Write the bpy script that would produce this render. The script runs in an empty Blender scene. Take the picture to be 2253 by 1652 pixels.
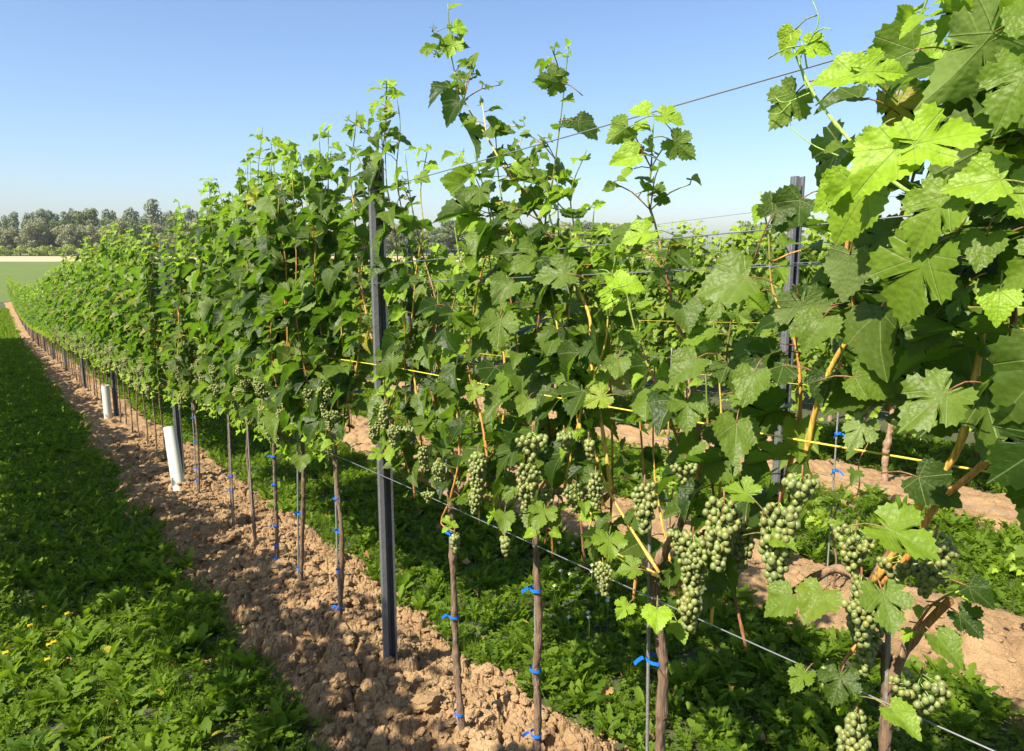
import bpy, math, random
import numpy as np
from mathutils import Vector

# ------------------------------------------------------------------ frame of the vineyard
# row coordinates: x = n (across the rows, + = away from the camera), y = t (along the row, + = downhill), z = height
FPX, CX, CY = 1626.0, 1126.0, 826.0          # focal length / centre in the units used to read the photograph
PITCH = math.radians(9.8)
CAMH = 1.69
NX, NY = 0.8192, 0.5735                      # unit vector n in world
DX, DY = -0.5735, 0.8192                     # unit vector t (row direction) in world
P1 = (-0.4836, 2.707)                        # foot of the first steel post
ROWN = P1[0] * NX + P1[1] * NY
ROWT = P1[0] * DX + P1[1] * DY
ROT = math.atan2(NY, NX)
SP, CP = math.sin(PITCH), math.cos(PITCH)

# ------------------------------------------------------------------ camera, sky, sun, exposure
scene = bpy.context.scene
cam_data = bpy.data.cameras.new('camera')
cam = bpy.data.objects.new('camera', cam_data)
scene.collection.objects.link(cam)
cam.location = (0, 0, CAMH)
cam.rotation_euler = (math.pi / 2 - PITCH, 0, 0)
cam_data.sensor_width = 36.0
cam_data.lens = 36.0 * FPX / 2252.0
cam_data.clip_start = 0.02
cam_data.clip_end = 12000
scene.camera = cam

SUN_EL = math.radians(49.0)
sh = (-0.725, -0.688)
S = Vector((sh[0] * math.cos(SUN_EL), sh[1] * math.cos(SUN_EL), math.sin(SUN_EL))).normalized()
world = bpy.data.worlds.new('World')
scene.world = world
world.use_nodes = True
wt = world.node_tree
sky = wt.nodes.new('ShaderNodeTexSky')
sky.sky_type = 'NISHITA'
sky.sun_disc = False
sky.sun_elevation = SUN_EL
sky.sun_rotation = math.atan2(sh[0], sh[1]) % (2 * math.pi)
sky.air_density = 1.0
sky.dust_density = 1.3
sky.ozone_density = 6.0
tint = wt.nodes.new('ShaderNodeMix'); tint.data_type = 'RGBA'; tint.blend_type = 'MULTIPLY'; tint.inputs[0].default_value = 1.0
tint.inputs[7].default_value = (1.12, 1.05, 1.02, 1)
wt.links.new(sky.outputs[0], tint.inputs[6]); wt.links.new(tint.outputs[2], wt.nodes['Background'].inputs[0])
wt.nodes['Background'].inputs[1].default_value = 0.094

sun_data = bpy.data.lights.new('sun', 'SUN')
sun = bpy.data.objects.new('sun', sun_data)
scene.collection.objects.link(sun)
sun_data.energy = 5.0
sun_data.angle = math.radians(0.53)
sun_data.color = (1.0, 0.91, 0.77)
sun.rotation_euler = S.to_track_quat('Z', 'Y').to_euler()
sun.location = (-10, -10, 20)

scene.view_settings.view_transform = 'Standard'
scene.view_settings.look = 'None'
scene.view_settings.exposure = 1.12
scene.view_settings.gamma = 1.0
scene.cycles.max_bounces = 7
scene.cycles.diffuse_bounces = 3
scene.cycles.glossy_bounces = 2
scene.cycles.transmission_bounces = 4
scene.cycles.transparent_max_bounces = 4
scene.cycles.caustics_reflective = False
scene.cycles.caustics_refractive = False

col = scene.collection
SL = np.array([S.x * NX + S.y * NY, S.x * DX + S.y * DY, S.z])      # sun in row coordinates
rng = np.random.default_rng(11)


# ------------------------------------------------------------------ ground height and pixel -> place
def hbase(t):
    t = np.asarray(t, dtype=float)
    near = -0.062 * np.maximum(t, -12.0)
    far = -1.86 - 0.74 * (1 - np.exp(-(np.maximum(t, 30) - 30) / 12.0))
    return np.where(t < 30, near, far)


def ray(px, py):
    u = (px - CX) / FPX
    v = (CY - py) / FPX
    return np.array([u, CP + v * SP, -SP + v * CP])


def P(px, py, off=0.0):
    """the place where the line of sight meets the upright plane of the first row shifted by off metres: (n, t, z)"""
    r = ray(px, py)
    rn = r[0] * NX + r[1] * NY
    s = (ROWN + off) / rn
    x, y, z = r * s
    return np.array([off, x * DX + y * DY - ROWT, z + CAMH])


def to_world(n, t, z):
    return Vector((P1[0] + n * NX + t * DX, P1[1] + n * NY + t * DY, z))


# ------------------------------------------------------------------ noise helpers
def hsh(ix, iy, k):
    a = (ix.astype(np.int64) * 374761393 + iy.astype(np.int64) * 668265263 + k * 2147483647 % 1000003) & 0xFFFFFFFF
    a = ((a ^ (a >> 13)) * 1274126177) & 0xFFFFFFFF
    a = (a ^ (a >> 16)) & 0xFFFFFFFF
    return a / 4294967295.0


def vnoise(x, y, k=1):
    ix, iy = np.floor(x), np.floor(y)
    fx, fy = x - ix, y - iy
    fx = fx * fx * (3 - 2 * fx)
    fy = fy * fy * (3 - 2 * fy)
    a = hsh(ix, iy, k); b = hsh(ix + 1, iy, k); c = hsh(ix, iy + 1, k); d = hsh(ix + 1, iy + 1, k)
    return (a * (1 - fx) + b * fx) * (1 - fy) + (c * (1 - fx) + d * fx) * fy


def chunk(x, y, k=1):
    """cracked plates: every cell is a tilted facet of its own height, with a furrow along its border"""
    ix, iy = np.floor(x), np.floor(y)
    f1 = np.full(x.shape, 9.0); f2 = np.full(x.shape, 9.0); h = np.zeros(x.shape)
    for dx in (-1, 0, 1):
        for dy in (-1, 0, 1):
            cx, cy = ix + dx, iy + dy
            px = cx + 0.15 + 0.7 * hsh(cx, cy, k); py = cy + 0.15 + 0.7 * hsh(cx, cy, k + 1)
            ddx, ddy = x - px, y - py
            d = np.sqrt(ddx * ddx + ddy * ddy)
            r = hsh(cx, cy, k + 2)
            tx = (hsh(cx, cy, k + 3) - 0.5) * 1.3; ty = (hsh(cx, cy, k + 4) - 0.5) * 1.3
            hh = r + tx * ddx + ty * ddy
            m = d < f1
            f2 = np.where(m, f1, np.minimum(f2, d))
            h = np.where(m, hh, h)
            f1 = np.where(m, d, f1)
    e = np.clip((f2 - f1) / 0.22, 0, 1)
    return h * (0.25 + 0.75 * e) - 0.55 * (1 - e)


# ------------------------------------------------------------------ mesh helpers
class Geo:
    def __init__(self):
        self.V, self.F, self.U, self.T, self.M, self.n = [], [], [], [], [], 0

    def add(self, V, F, uv=None, tint=(0, 0, 0), mat=0):
        V = np.asarray(V, float).reshape(-1, 3); F = np.asarray(F, int).reshape(-1, 3)
        k = len(V)
        self.V.append(V); self.F.append(F + self.n)
        self.U.append(np.zeros((k, 2)) if uv is None else np.asarray(uv, float).reshape(-1, 2))
        t = np.asarray(tint, float)
        self.T.append(np.tile(t, (k, 1)) if t.ndim == 1 else t)
        self.M.append(np.full(len(F), mat))
        self.n += k

    def mesh(self, name, mats, smooth=True):
        me = bpy.data.meshes.new(name)
        if not self.V:
            return me
        V = np.concatenate(self.V); F = np.concatenate(self.F); U = np.concatenate(self.U)
        T = np.concatenate(self.T); M = np.concatenate(self.M)
        me.vertices.add(len(V)); me.vertices.foreach_set('co', V.astype(np.float32).ravel())
        me.loops.add(len(F) * 3); me.loops.foreach_set('vertex_index', F.astype(np.int32).ravel())
        me.polygons.add(len(F)); me.polygons.foreach_set('loop_start', np.arange(0, len(F) * 3, 3, dtype=np.int32))
        me.polygons.foreach_set('material_index', M.astype(np.int32))
        me.polygons.foreach_set('use_smooth', np.full(len(F), smooth))
        uvl = me.uv_layers.new(name='UVMap')
        uvl.data.foreach_set('uv', U[F.ravel()].astype(np.float32).ravel())
        ca = me.color_attributes.new('tint', 'FLOAT_COLOR', 'POINT')
        c4 = np.ones((len(V), 4), np.float32); c4[:, :3] = T
        ca.data.foreach_set('color', c4.ravel())
        me.update(calc_edges=True)
        for m in (mats if isinstance(mats, (list, tuple)) else [mats]):
            me.materials.append(m)
        return me


def link(name, me, parent=None, loc=(0, 0, 0)):
    o = bpy.data.objects.new(name, me)
    col.objects.link(o)
    o.location = loc
    if parent is not None:
        o.parent = parent
    return o


def tag(o, label=None, cat=None, group=None, kind=None):
    if label: o['label'] = label
    if cat: o['category'] = cat
    if group: o['group'] = group
    if kind: o['kind'] = kind
    return o


def root_at(name, n, t, z):
    o = bpy.data.objects.new(name, None)
    col.objects.link(o)
    o.empty_display_size = 0.1
    o.location = to_world(n, t, z)
    o.rotation_euler = (0, 0, ROT)
    return o


def in_row_frame(o):
    """an object whose mesh is written in row coordinates"""
    o.location = (P1[0], P1[1], 0)
    o.rotation_euler = (0, 0, ROT)
    return o


def copy_tree(o, parent=None):
    c = o.copy(); col.objects.link(c)
    if parent is not None: c.parent = parent
    for ch in list(o.children):
        copy_tree(ch, c)
    return c


def unit(v):
    v = np.asarray(v, float)
    return v / np.maximum(np.linalg.norm(v, axis=-1, keepdims=True), 1e-9)


def smooth_path(pts, step):
    pts = np.asarray(pts, float)
    if len(pts) < 3:
        n = max(2, int(np.linalg.norm(pts[-1] - pts[0]) / step) + 1)
        s = np.linspace(0, 1, n)[:, None]
        return pts[0] * (1 - s) + pts[-1] * s
    q = np.vstack([2 * pts[0] - pts[1], pts, 2 * pts[-1] - pts[-2]])
    out = []
    for i in range(1, len(q) - 2):
        L = np.linalg.norm(q[i + 1] - q[i]); m = max(2, int(L / step))
        for s in np.linspace(0, 1, m, endpoint=False):
            a, b, c, d = q[i - 1], q[i], q[i + 1], q[i + 2]
            out.append(0.5 * ((2 * b) + (c - a) * s + (2 * a - 5 * b + 4 * c - d) * s * s + (3 * b - a - 3 * c + d) * s ** 3))
    out.append(q[-2])
    return np.array(out)


def tube(pts, rad, sides=6, cap=True):
    pts = np.asarray(pts, float); k = len(pts)
    rad = np.broadcast_to(np.asarray(rad, float), (k,))
    tan = unit(np.gradient(pts, axis=0))
    ref = np.array([0.13, 0.31, 0.94]) if abs(tan[0][2]) < 0.9 else np.array([0.9, 0.35, 0.1])
    a = unit(np.cross(tan, ref)); b = np.cross(tan, a)
    ang = np.linspace(0, 2 * math.pi, sides, endpoint=False)
    V = pts[:, None, :] + rad[:, None, None] * (np.cos(ang)[None, :, None] * a[:, None, :] + np.sin(ang)[None, :, None] * b[:, None, :])
    V = V.reshape(-1, 3)
    F = []
    for i in range(k - 1):
        for j in range(sides):
            p, q = i * sides + j, i * sides + (j + 1) % sides
            F += [(p, q, q + sides), (p, q + sides, p + sides)]
    if cap:
        V = np.vstack([V, pts[0], pts[-1]])
        c0, c1 = k * sides, k * sides + 1
        for j in range(sides):
            F += [(c0, (j + 1) % sides, j), (c1, (k - 1) * sides + j, (k - 1) * sides + (j + 1) % sides)]
    L = np.concatenate([[0], np.cumsum(np.linalg.norm(np.diff(pts, axis=0), axis=1))])
    uv = np.stack([np.tile(ang / 6.283, k), np.repeat(L, sides)], 1)
    if cap: uv = np.vstack([uv, [0, 0], [0, L[-1]]])
    return V, np.array(F), uv


def ico(sub):
    p = (1 + 5 ** 0.5) / 2
    V = [(-1, p, 0), (1, p, 0), (-1, -p, 0), (1, -p, 0), (0, -1, p), (0, 1, p), (0, -1, -p), (0, 1, -p), (p, 0, -1), (p, 0, 1), (-p, 0, -1), (-p, 0, 1)]
    V = [tuple(unit(v)) for v in V]
    F = [(0, 11, 5), (0, 5, 1), (0, 1, 7), (0, 7, 10), (0, 10, 11), (1, 5, 9), (5, 11, 4), (11, 10, 2), (10, 7, 6), (7, 1, 8), (3, 9, 4), (3, 4, 2), (3, 2, 6), (3, 6, 8), (3, 8, 9), (4, 9, 5), (2, 4, 11), (6, 2, 10), (8, 6, 7), (9, 8, 1)]
    for _ in range(sub):
        c = {}; G = []
        def mid(a, b):
            k = (min(a, b), max(a, b))
            if k not in c:
                V.append(tuple(unit((np.array(V[a]) + np.array(V[b])) / 2))); c[k] = len(V) - 1
            return c[k]
        for a, b, d in F:
            x, y, z = mid(a, b), mid(b, d), mid(d, a)
            G += [(a, x, z), (b, y, x), (d, z, y), (x, y, z)]
        F = G
    return np.array(V), np.array(F)


# ------------------------------------------------------------------ materials
def new_mat(name):
    m = bpy.data.materials.new(name); m.use_nodes = True
    nt = m.node_tree; nt.nodes.clear()
    out = nt.nodes.new('ShaderNodeOutputMaterial')
    return m, nt, out


def N(nt, kind, **kw):
    n = nt.nodes.new(kind)
    for k, v in kw.items():
        if k.startswith('i_'):
            key = k[2:]
            n.inputs[int(key) if key.isdigit() else key.replace('_', ' ')].default_value = v
        else:
            setattr(n, k, v)
    return n


def mth(nt, op, a, b=None, c=None, clamp=False):
    n = nt.nodes.new('ShaderNodeMath'); n.operation = op; n.use_clamp = clamp
    for i, v in enumerate((a, b, c)):
        if v is None: continue
        if isinstance(v, (int, float)): n.inputs[i].default_value = v
        else: nt.links.new(v, n.inputs[i])
    return n.outputs[0]


def mixc(nt, f, a, b, blend='MIX'):
    n = nt.nodes.new('ShaderNodeMix'); n.data_type = 'RGBA'; n.blend_type = blend
    for idx, v in ((0, f), (6, a), (7, b)):
        if isinstance(v, (int, float)): n.inputs[idx].default_value = v
        elif isinstance(v, tuple): n.inputs[idx].default_value = (*v, 1)
        else: nt.links.new(v, n.inputs[idx])
    return n.outputs[2]


def simple(name, colr, rough=0.6, metal=0.0, noise=0.0, scale=20, bump=0.0, bscale=60, coord='Object'):
    m, nt, out = new_mat(name)
    b = N(nt, 'ShaderNodeBsdfPrincipled')
    b.inputs['Roughness'].default_value = rough; b.inputs['Metallic'].default_value = metal
    tc = N(nt, 'ShaderNodeTexCoord')
    if noise:
        nz = N(nt, 'ShaderNodeTexNoise'); nz.inputs['Scale'].default_value = scale; nz.inputs['Detail'].default_value = 5
        nt.links.new(tc.outputs[coord], nz.inputs['Vector'])
        k = mth(nt, 'MULTIPLY_ADD', nz.outputs[0], 2 * noise, 1 - noise)
        c = mixc(nt, 1.0, tuple(colr), k, 'MULTIPLY')
        nt.links.new(c, b.inputs['Base Color'])
    else:
        b.inputs['Base Color'].default_value = (*colr, 1)
    if bump:
        nz = N(nt, 'ShaderNodeTexNoise'); nz.inputs['Scale'].default_value = bscale; nz.inputs['Detail'].default_value = 6
        nt.links.new(tc.outputs[coord], nz.inputs['Vector'])
        bp = N(nt, 'ShaderNodeBump'); bp.inputs['Strength'].default_value = bump; bp.inputs['Distance'].default_value = 0.01
        nt.links.new(nz.outputs[0], bp.inputs['Height']); nt.links.new(bp.outputs[0], b.inputs['Normal'])
    nt.links.new(b.outputs[0], out.inputs[0])
    return m


def leaf_mat(name, dark, mid, young, back, trans, tw=0.34, rough=0.45, vein=True, spec=0.24):
    """two-sided leaf: glossy green blade, paler underside, light passes through it; veins follow the leaf's own uv"""
    m, nt, out = new_mat(name)
    at = N(nt, 'ShaderNodeAttribute', attribute_name='tint')
    sp = N(nt, 'ShaderNodeSeparateColor'); nt.links.new(at.outputs['Color'], sp.inputs[0])
    R, G, B = sp.outputs
    uvn = N(nt, 'ShaderNodeUVMap'); uvn.uv_map = 'UVMap'
    sx = N(nt, 'ShaderNodeSeparateXYZ'); nt.links.new(uvn.outputs[0], sx.inputs[0])
    ax = mth(nt, 'ABSOLUTE', sx.outputs[0]); y = sx.outputs[1]
    c = mixc(nt, R, dark, mid)
    c = mixc(nt, G, c, young)
    c = mixc(nt, mth(nt, 'MULTIPLY', B, 0.8), c, (0.34, 0.30, 0.04))
    nz = N(nt, 'ShaderNodeTexNoise'); nz.inputs['Scale'].default_value = 5; nz.inputs['Detail'].default_value = 3
    nt.links.new(uvn.outputs[0], nz.inputs['Vector'])
    c = mixc(nt, 1.0, c, mth(nt, 'MULTIPLY_ADD', nz.outputs[0], 0.7, 0.65), 'MULTIPLY')
    geo = N(nt, 'ShaderNodeNewGeometry')
    cb = mixc(nt, mth(nt, 'MULTIPLY', G, 0.6), back, young)
    c = mixc(nt, geo.outputs['Backfacing'], c, cb)
    height = None
    if vein:
        spn = N(nt, 'ShaderNodeTexNoise'); spn.inputs['Scale'].default_value = 9; spn.inputs['Detail'].default_value = 4
        mpn = N(nt, 'ShaderNodeVectorMath', operation='ADD'); nt.links.new(uvn.outputs[0], mpn.inputs[0]); nt.links.new(at.outputs['Vector'], mpn.inputs[1])
        sc_ = N(nt, 'ShaderNodeVectorMath', operation='SCALE'); nt.links.new(mpn.outputs[0], sc_.inputs[0]); sc_.inputs['Scale'].default_value = 1.0
        nt.links.new(mpn.outputs[0], spn.inputs['Vector'])
        c = mixc(nt, mth(nt, 'MULTIPLY', mth(nt, 'SUBTRACT', spn.outputs[0], 0.665), 14.0, clamp=True), c, (0.16, 0.10, 0.035))
        d = None
        for ang in (0.0, 48.0, 100.0):
            s_, c_ = math.sin(math.radians(ang)), math.cos(math.radians(ang))
            perp = mth(nt, 'ABSOLUTE', mth(nt, 'SUBTRACT', mth(nt, 'MULTIPLY', ax, c_), mth(nt, 'MULTIPLY', y, s_)))
            along = mth(nt, 'ADD', mth(nt, 'MULTIPLY', ax, s_), mth(nt, 'MULTIPLY', y, c_))
            pen = mth(nt, 'MULTIPLY', mth(nt, 'LESS_THAN', along, 0.0), 1.0)
            dd = mth(nt, 'ADD', perp, pen)
            # side veins leave the main ones at an angle
            sv = mth(nt, 'ABSOLUTE', mth(nt, 'SUBTRACT', mth(nt, 'FRACT', mth(nt, 'MULTIPLY', mth(nt, 'SUBTRACT', along, mth(nt, 'MULTIPLY', perp, 1.1)), 7.0)), 0.5))
            sv = mth(nt, 'ADD', mth(nt, 'MULTIPLY_ADD', sv, 0.2, 0.009), mth(nt, 'MULTIPLY', pen, 2.0))
            sv = mth(nt, 'ADD', sv, mth(nt, 'MULTIPLY', mth(nt, 'GREATER_THAN', perp, 0.17), 1.0))
            dd = mth(nt, 'MINIMUM', dd, sv)
            d = dd if d is None else mth(nt, 'MINIMUM', d, dd)
        vm = mth(nt, 'SUBTRACT', 1.0, mth(nt, 'DIVIDE', d, 0.014), clamp=True)
        c = mixc(nt, mth(nt, 'MULTIPLY', vm, 0.7), c, tuple(min(1, x * 1.0) for x in (0.20, 0.27, 0.08)))
        vor = N(nt, 'ShaderNodeTexVoronoi'); vor.feature = 'SMOOTH_F1'; vor.inputs['Scale'].default_value = 15
        nt.links.new(uvn.outputs[0], vor.inputs['Vector'])
        height = mth(nt, 'SUBTRACT', mth(nt, 'MULTIPLY', vor.outputs[0], -0.8), mth(nt, 'MULTIPLY', vm, 0.45))
    b = N(nt, 'ShaderNodeBsdfPrincipled')
    b.inputs['Roughness'].default_value = rough
    b.inputs['Specular IOR Level'].default_value = spec
    nt.links.new(c, b.inputs['Base Color'])
    if height is not None:
        bp = N(nt, 'ShaderNodeBump'); bp.inputs['Strength'].default_value = 0.5; bp.inputs['Distance'].default_value = 0.003
        nt.links.new(height, bp.inputs['Height']); nt.links.new(bp.outputs[0], b.inputs['Normal'])
    tr = N(nt, 'ShaderNodeBsdfTranslucent')
    tc_ = mixc(nt, G, trans, (0.50, 0.72, 0.04))
    tc_ = mixc(nt, B, tc_, (0.55, 0.45, 0.03))
    if vein:
        tc_ = mixc(nt, mth(nt, 'MULTIPLY', vm, 0.4), tc_, (0.05, 0.09, 0.01))
    nt.links.new(tc_, tr.inputs[0])
    mx = N(nt, 'ShaderNodeMixShader'); mx.inputs[0].default_value = tw
    nt.links.new(b.outputs[0], mx.inputs[1]); nt.links.new(tr.outputs[0], mx.inputs[2])
    nt.links.new(mx.outputs[0], out.inputs[0])
    return m


M_leaf = leaf_mat('vine_leaf', (0.014, 0.034, 0.004), (0.108, 0.165, 0.020), (0.26, 0.42, 0.02), (0.150, 0.205, 0.060), (0.20, 0.40, 0.02), tw=0.33)
M_leaf_far = leaf_mat('vine_leaf_distant', (0.028, 0.060, 0.007), (0.145, 0.210, 0.028), (0.28, 0.40, 0.04), (0.170, 0.220, 0.070), (0.20, 0.40, 0.02), tw=0.36, vein=False)
M_weed = leaf_mat('weed_leaf', (0.026, 0.066, 0.004), (0.125, 0.205, 0.012), (0.24, 0.32, 0.04), (0.10, 0.17, 0.025), (0.28, 0.44, 0.015), tw=0.35, rough=0.55, vein=False, spec=0.12)


M_leaf_old = leaf_mat('old_vine_leaf', (0.045, 0.090, 0.010), (0.20, 0.27, 0.035), (0.30, 0.40, 0.04), (0.20, 0.25, 0.07), (0.28, 0.46, 0.02), tw=0.38, vein=False)


def stem_mat(name, rough=0.6, bump=0.5, stripes=True):
    m, nt, out = new_mat(name)
    b = N(nt, 'ShaderNodeBsdfPrincipled'); b.inputs['Roughness'].default_value = rough
    at = N(nt, 'ShaderNodeAttribute', attribute_name='tint')
    tc = N(nt, 'ShaderNodeTexCoord')
    mp = N(nt, 'ShaderNodeMapping'); mp.inputs['Scale'].default_value = (1, 1, 0.08) if stripes else (1, 1, 1)
    nt.links.new(tc.outputs['Object'], mp.inputs[0])
    nz = N(nt, 'ShaderNodeTexNoise'); nz.inputs['Scale'].default_value = 230; nz.inputs['Detail'].default_value = 4
    nt.links.new(mp.outputs[0], nz.inputs['Vector'])
    n2 = N(nt, 'ShaderNodeTexNoise'); n2.inputs['Scale'].default_value = 25; n2.inputs['Detail'].default_value = 2
    nt.links.new(tc.outputs['Object'], n2.inputs['Vector'])
    k = mth(nt, 'MULTIPLY_ADD', nz.outputs[0], 2.2, -0.1)
    k = mth(nt, 'MULTIPLY', k, mth(nt, 'MULTIPLY_ADD', n2.outputs[0], 0.8, 0.6))
    c = mixc(nt, 1.0, at.outputs['Color'], k, 'MULTIPLY')
    nt.links.new(c, b.inputs['Base Color'])
    bp = N(nt, 'ShaderNodeBump'); bp.inputs['Strength'].default_value = bump; bp.inputs['Distance'].default_value = 0.004
    nt.links.new(nz.outputs[0], bp.inputs['Height']); nt.links.new(bp.outputs[0], b.inputs['Normal'])
    nt.links.new(b.outputs[0], out.inputs[0])
    return m


M_bark = stem_mat('vine_bark', 0.85, 0.9)
M_cane = stem_mat('vine_cane', 0.55, 0.25)
M_steel = simple('galvanised_steel', (0.17, 0.175, 0.185), 0.5, 0.4, 0.35, 30, 0.15, 120)
M_wire = simple('steel_wire', (0.34, 0.35, 0.36), 0.4, 0.7)
M_string = simple('yellow_string', (0.62, 0.50, 0.06), 0.6, 0, 0.15, 80)
M_blue = simple('blue_tie_plastic', (0.012, 0.17, 0.72), 0.45, 0, 0.15, 60)
M_tube = simple('white_tube_plastic', (0.60, 0.60, 0.52), 0.5, 0, 0.08, 15)
M_rod = simple('grey_rod', (0.30, 0.30, 0.28), 0.55, 0.5, 0.3, 90, 0.5, 500)


def grape_mat():
    m, nt, out = new_mat('grape_skin')
    b = N(nt, 'ShaderNodeBsdfPrincipled'); b.inputs['Roughness'].default_value = 0.42
    at = N(nt, 'ShaderNodeAttribute', attribute_name='tint')
    tc = N(nt, 'ShaderNodeTexCoord')
    nz = N(nt, 'ShaderNodeTexNoise'); nz.inputs['Scale'].default_value = 170; nz.inputs['Detail'].default_value = 3
    nt.links.new(tc.outputs['Object'], nz.inputs['Vector'])
    f = mth(nt, 'MULTIPLY_ADD', nz.outputs[0], 1.6, -0.45, clamp=True)
    c = mixc(nt, mth(nt, 'MULTIPLY', f, 0.45), at.outputs['Color'], (0.30, 0.37, 0.22))
    nt.links.new(c, b.inputs['Base Color'])
    b.inputs['Subsurface Weight'].default_value = 0.0
    tr = N(nt, 'ShaderNodeBsdfTranslucent'); tr.inputs[0].default_value = (0.45, 0.55, 0.10, 1)
    mx = N(nt, 'ShaderNodeMixShader'); mx.inputs[0].default_value = 0.12
    nt.links.new(b.outputs[0], mx.inputs[1]); nt.links.new(tr.outputs[0], mx.inputs[2])
    nt.links.new(mx.outputs[0], out.inputs[0])
    return m


M_grape = grape_mat()


def soil_mat():
    m, nt, out = new_mat('clay_soil')
    b = N(nt, 'ShaderNodeBsdfPrincipled'); b.inputs['Roughness'].default_value = 0.95
    b.inputs['Specular IOR Level'].default_value = 0.15
    tc = N(nt, 'ShaderNodeTexCoord')
    n1 = N(nt, 'ShaderNodeTexNoise'); n1.inputs['Scale'].default_value = 5; n1.inputs['Detail'].default_value = 6
    n2 = N(nt, 'ShaderNodeTexNoise'); n2.inputs['Scale'].default_value = 90; n2.inputs['Detail'].default_value = 8; n2.inputs['Roughness'].default_value = 0.65
    vo = N(nt, 'ShaderNodeTexVoronoi'); vo.inputs['Scale'].default_value = 55; vo.feature = 'DISTANCE_TO_EDGE'
    for n_ in (n1, n2, vo): nt.links.new(tc.outputs['Object'], n_.inputs['Vector'])
    c = mixc(nt, mth(nt, 'MULTIPLY_ADD', n1.outputs[0], 1.6, -0.3, clamp=True), (0.20, 0.122, 0.060), (0.385, 0.260, 0.136))
    c = mixc(nt, 1.0, c, mth(nt, 'MULTIPLY_ADD', n2.outputs[0], 0.6, 0.7), 'MULTIPLY')
    nt.links.new(c, b.inputs['Base Color'])
    h = mth(nt, 'ADD', n2.outputs[0], mth(nt, 'MULTIPLY', mth(nt, 'MINIMUM', vo.outputs[0], 0.12), 3.0))
    bp = N(nt, 'ShaderNodeBump'); bp.inputs['Strength'].default_value = 0.8; bp.inputs['Distance'].default_value = 0.006
    nt.links.new(h, bp.inputs['Height']); nt.links.new(bp.outputs[0], b.inputs['Normal'])
    nt.links.new(b.outputs[0], out.inputs[0])
    return m


M_soil = soil_mat()
M_under = simple('turf_ground', (0.050, 0.060, 0.022), 0.95, 0, 0.5, 6, 0.6, 60)
M_green_field = simple('green_crop', (0.085, 0.125, 0.008), 0.95, 0, 0.22, 0.12, 0.0)
M_plowed = simple('dry_ploughed_soil', (0.43, 0.325, 0.185), 0.95, 0, 0.12, 0.05)
M_far_ground = simple('far_meadow', (0.10, 0.14, 0.04), 0.95, 0, 0.3, 0.02)


# ------------------------------------------------------------------ leaf shapes
def outline(pts, center):
    """mirror a right half outline (from the leaf stalk to the tip) and fan it round a centre with an inner ring"""
    r = [np.array(p, float) for p in pts]
    l = [np.array((-p[0], p[1]), float) for p in pts[::-1] if p[0] > 1e-6]
    return np.array(r + l), np.array(center, float)


HALF_HI = [(0.0, 0.0), (0.035, -0.05), (0.09, -0.16), (0.17, -0.20), (0.20, -0.27), (0.28, -0.235), (0.34, -0.27), (0.38, -0.18),
           (0.47, -0.17), (0.45, -0.08), (0.52, -0.04), (0.45, 0.02), (0.385, 0.06), (0.47, 0.09), (0.56, 0.08), (0.56, 0.16),
           (0.64, 0.20), (0.585, 0.27), (0.62, 0.36), (0.53, 0.37), (0.50, 0.46), (0.42, 0.42), (0.35, 0.46), (0.285, 0.395),
           (0.27, 0.47), (0.345, 0.50), (0.31, 0.57), (0.345, 0.65), (0.25, 0.67), (0.235, 0.76), (0.155, 0.755), (0.12, 0.86), (0.06, 0.84), (0.0, 0.97)]
HALF_MID = [(0.0, 0.0), (0.10, -0.18), (0.28, -0.26), (0.46, -0.14), (0.40, 0.05), (0.60, 0.15), (0.60, 0.35), (0.42, 0.43),
            (0.28, 0.40), (0.33, 0.60), (0.20, 0.74), (0.0, 0.95)]
HALF_LO = [(0.0, 0.0), (0.26, -0.25), (0.60, 0.16), (0.32, 0.44), (0.0, 0.95)]


def leaf_template(half, ring):
    O, c = outline(half, (0.0, 0.16))
    k = len(O)
    if ring:
        inner = c + (O - c) * 0.52
        V = np.vstack([[c], inner, O])
        F = []
        for i in range(k):
            j = (i + 1) % k
            F += [(0, 1 + i, 1 + j), (1 + i, 1 + k + i, 1 + k + j), (1 + i, 1 + k + j, 1 + j)]
    else:
        V = np.vstack([[c], O]); F = [(0, 1 + i, 1 + (i + 1) % k) for i in range(k)]
    return V, np.array(F)


HALF_HI2 = [(0.0, -0.01), (0.03, -0.07), (0.12, -0.12), (0.22, -0.15), (0.27, -0.21), (0.34, -0.15), (0.42, -0.15), (0.43, -0.07),
            (0.52, -0.03), (0.47, 0.05), (0.57, 0.10), (0.53, 0.18), (0.60, 0.27), (0.52, 0.31), (0.53, 0.40), (0.45, 0.41), (0.40, 0.47),
            (0.36, 0.45), (0.36, 0.54), (0.30, 0.56), (0.31, 0.65), (0.22, 0.68), (0.20, 0.76), (0.12, 0.77), (0.08, 0.86), (0.0, 0.93)]
T_HI2 = leaf_template(HALF_HI2, True)
T_HI = leaf_template(HALF_HI, True)
T_MID = leaf_template(HALF_MID, False)
T_LO = leaf_template(HALF_LO, False)
T_WEED = None


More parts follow.
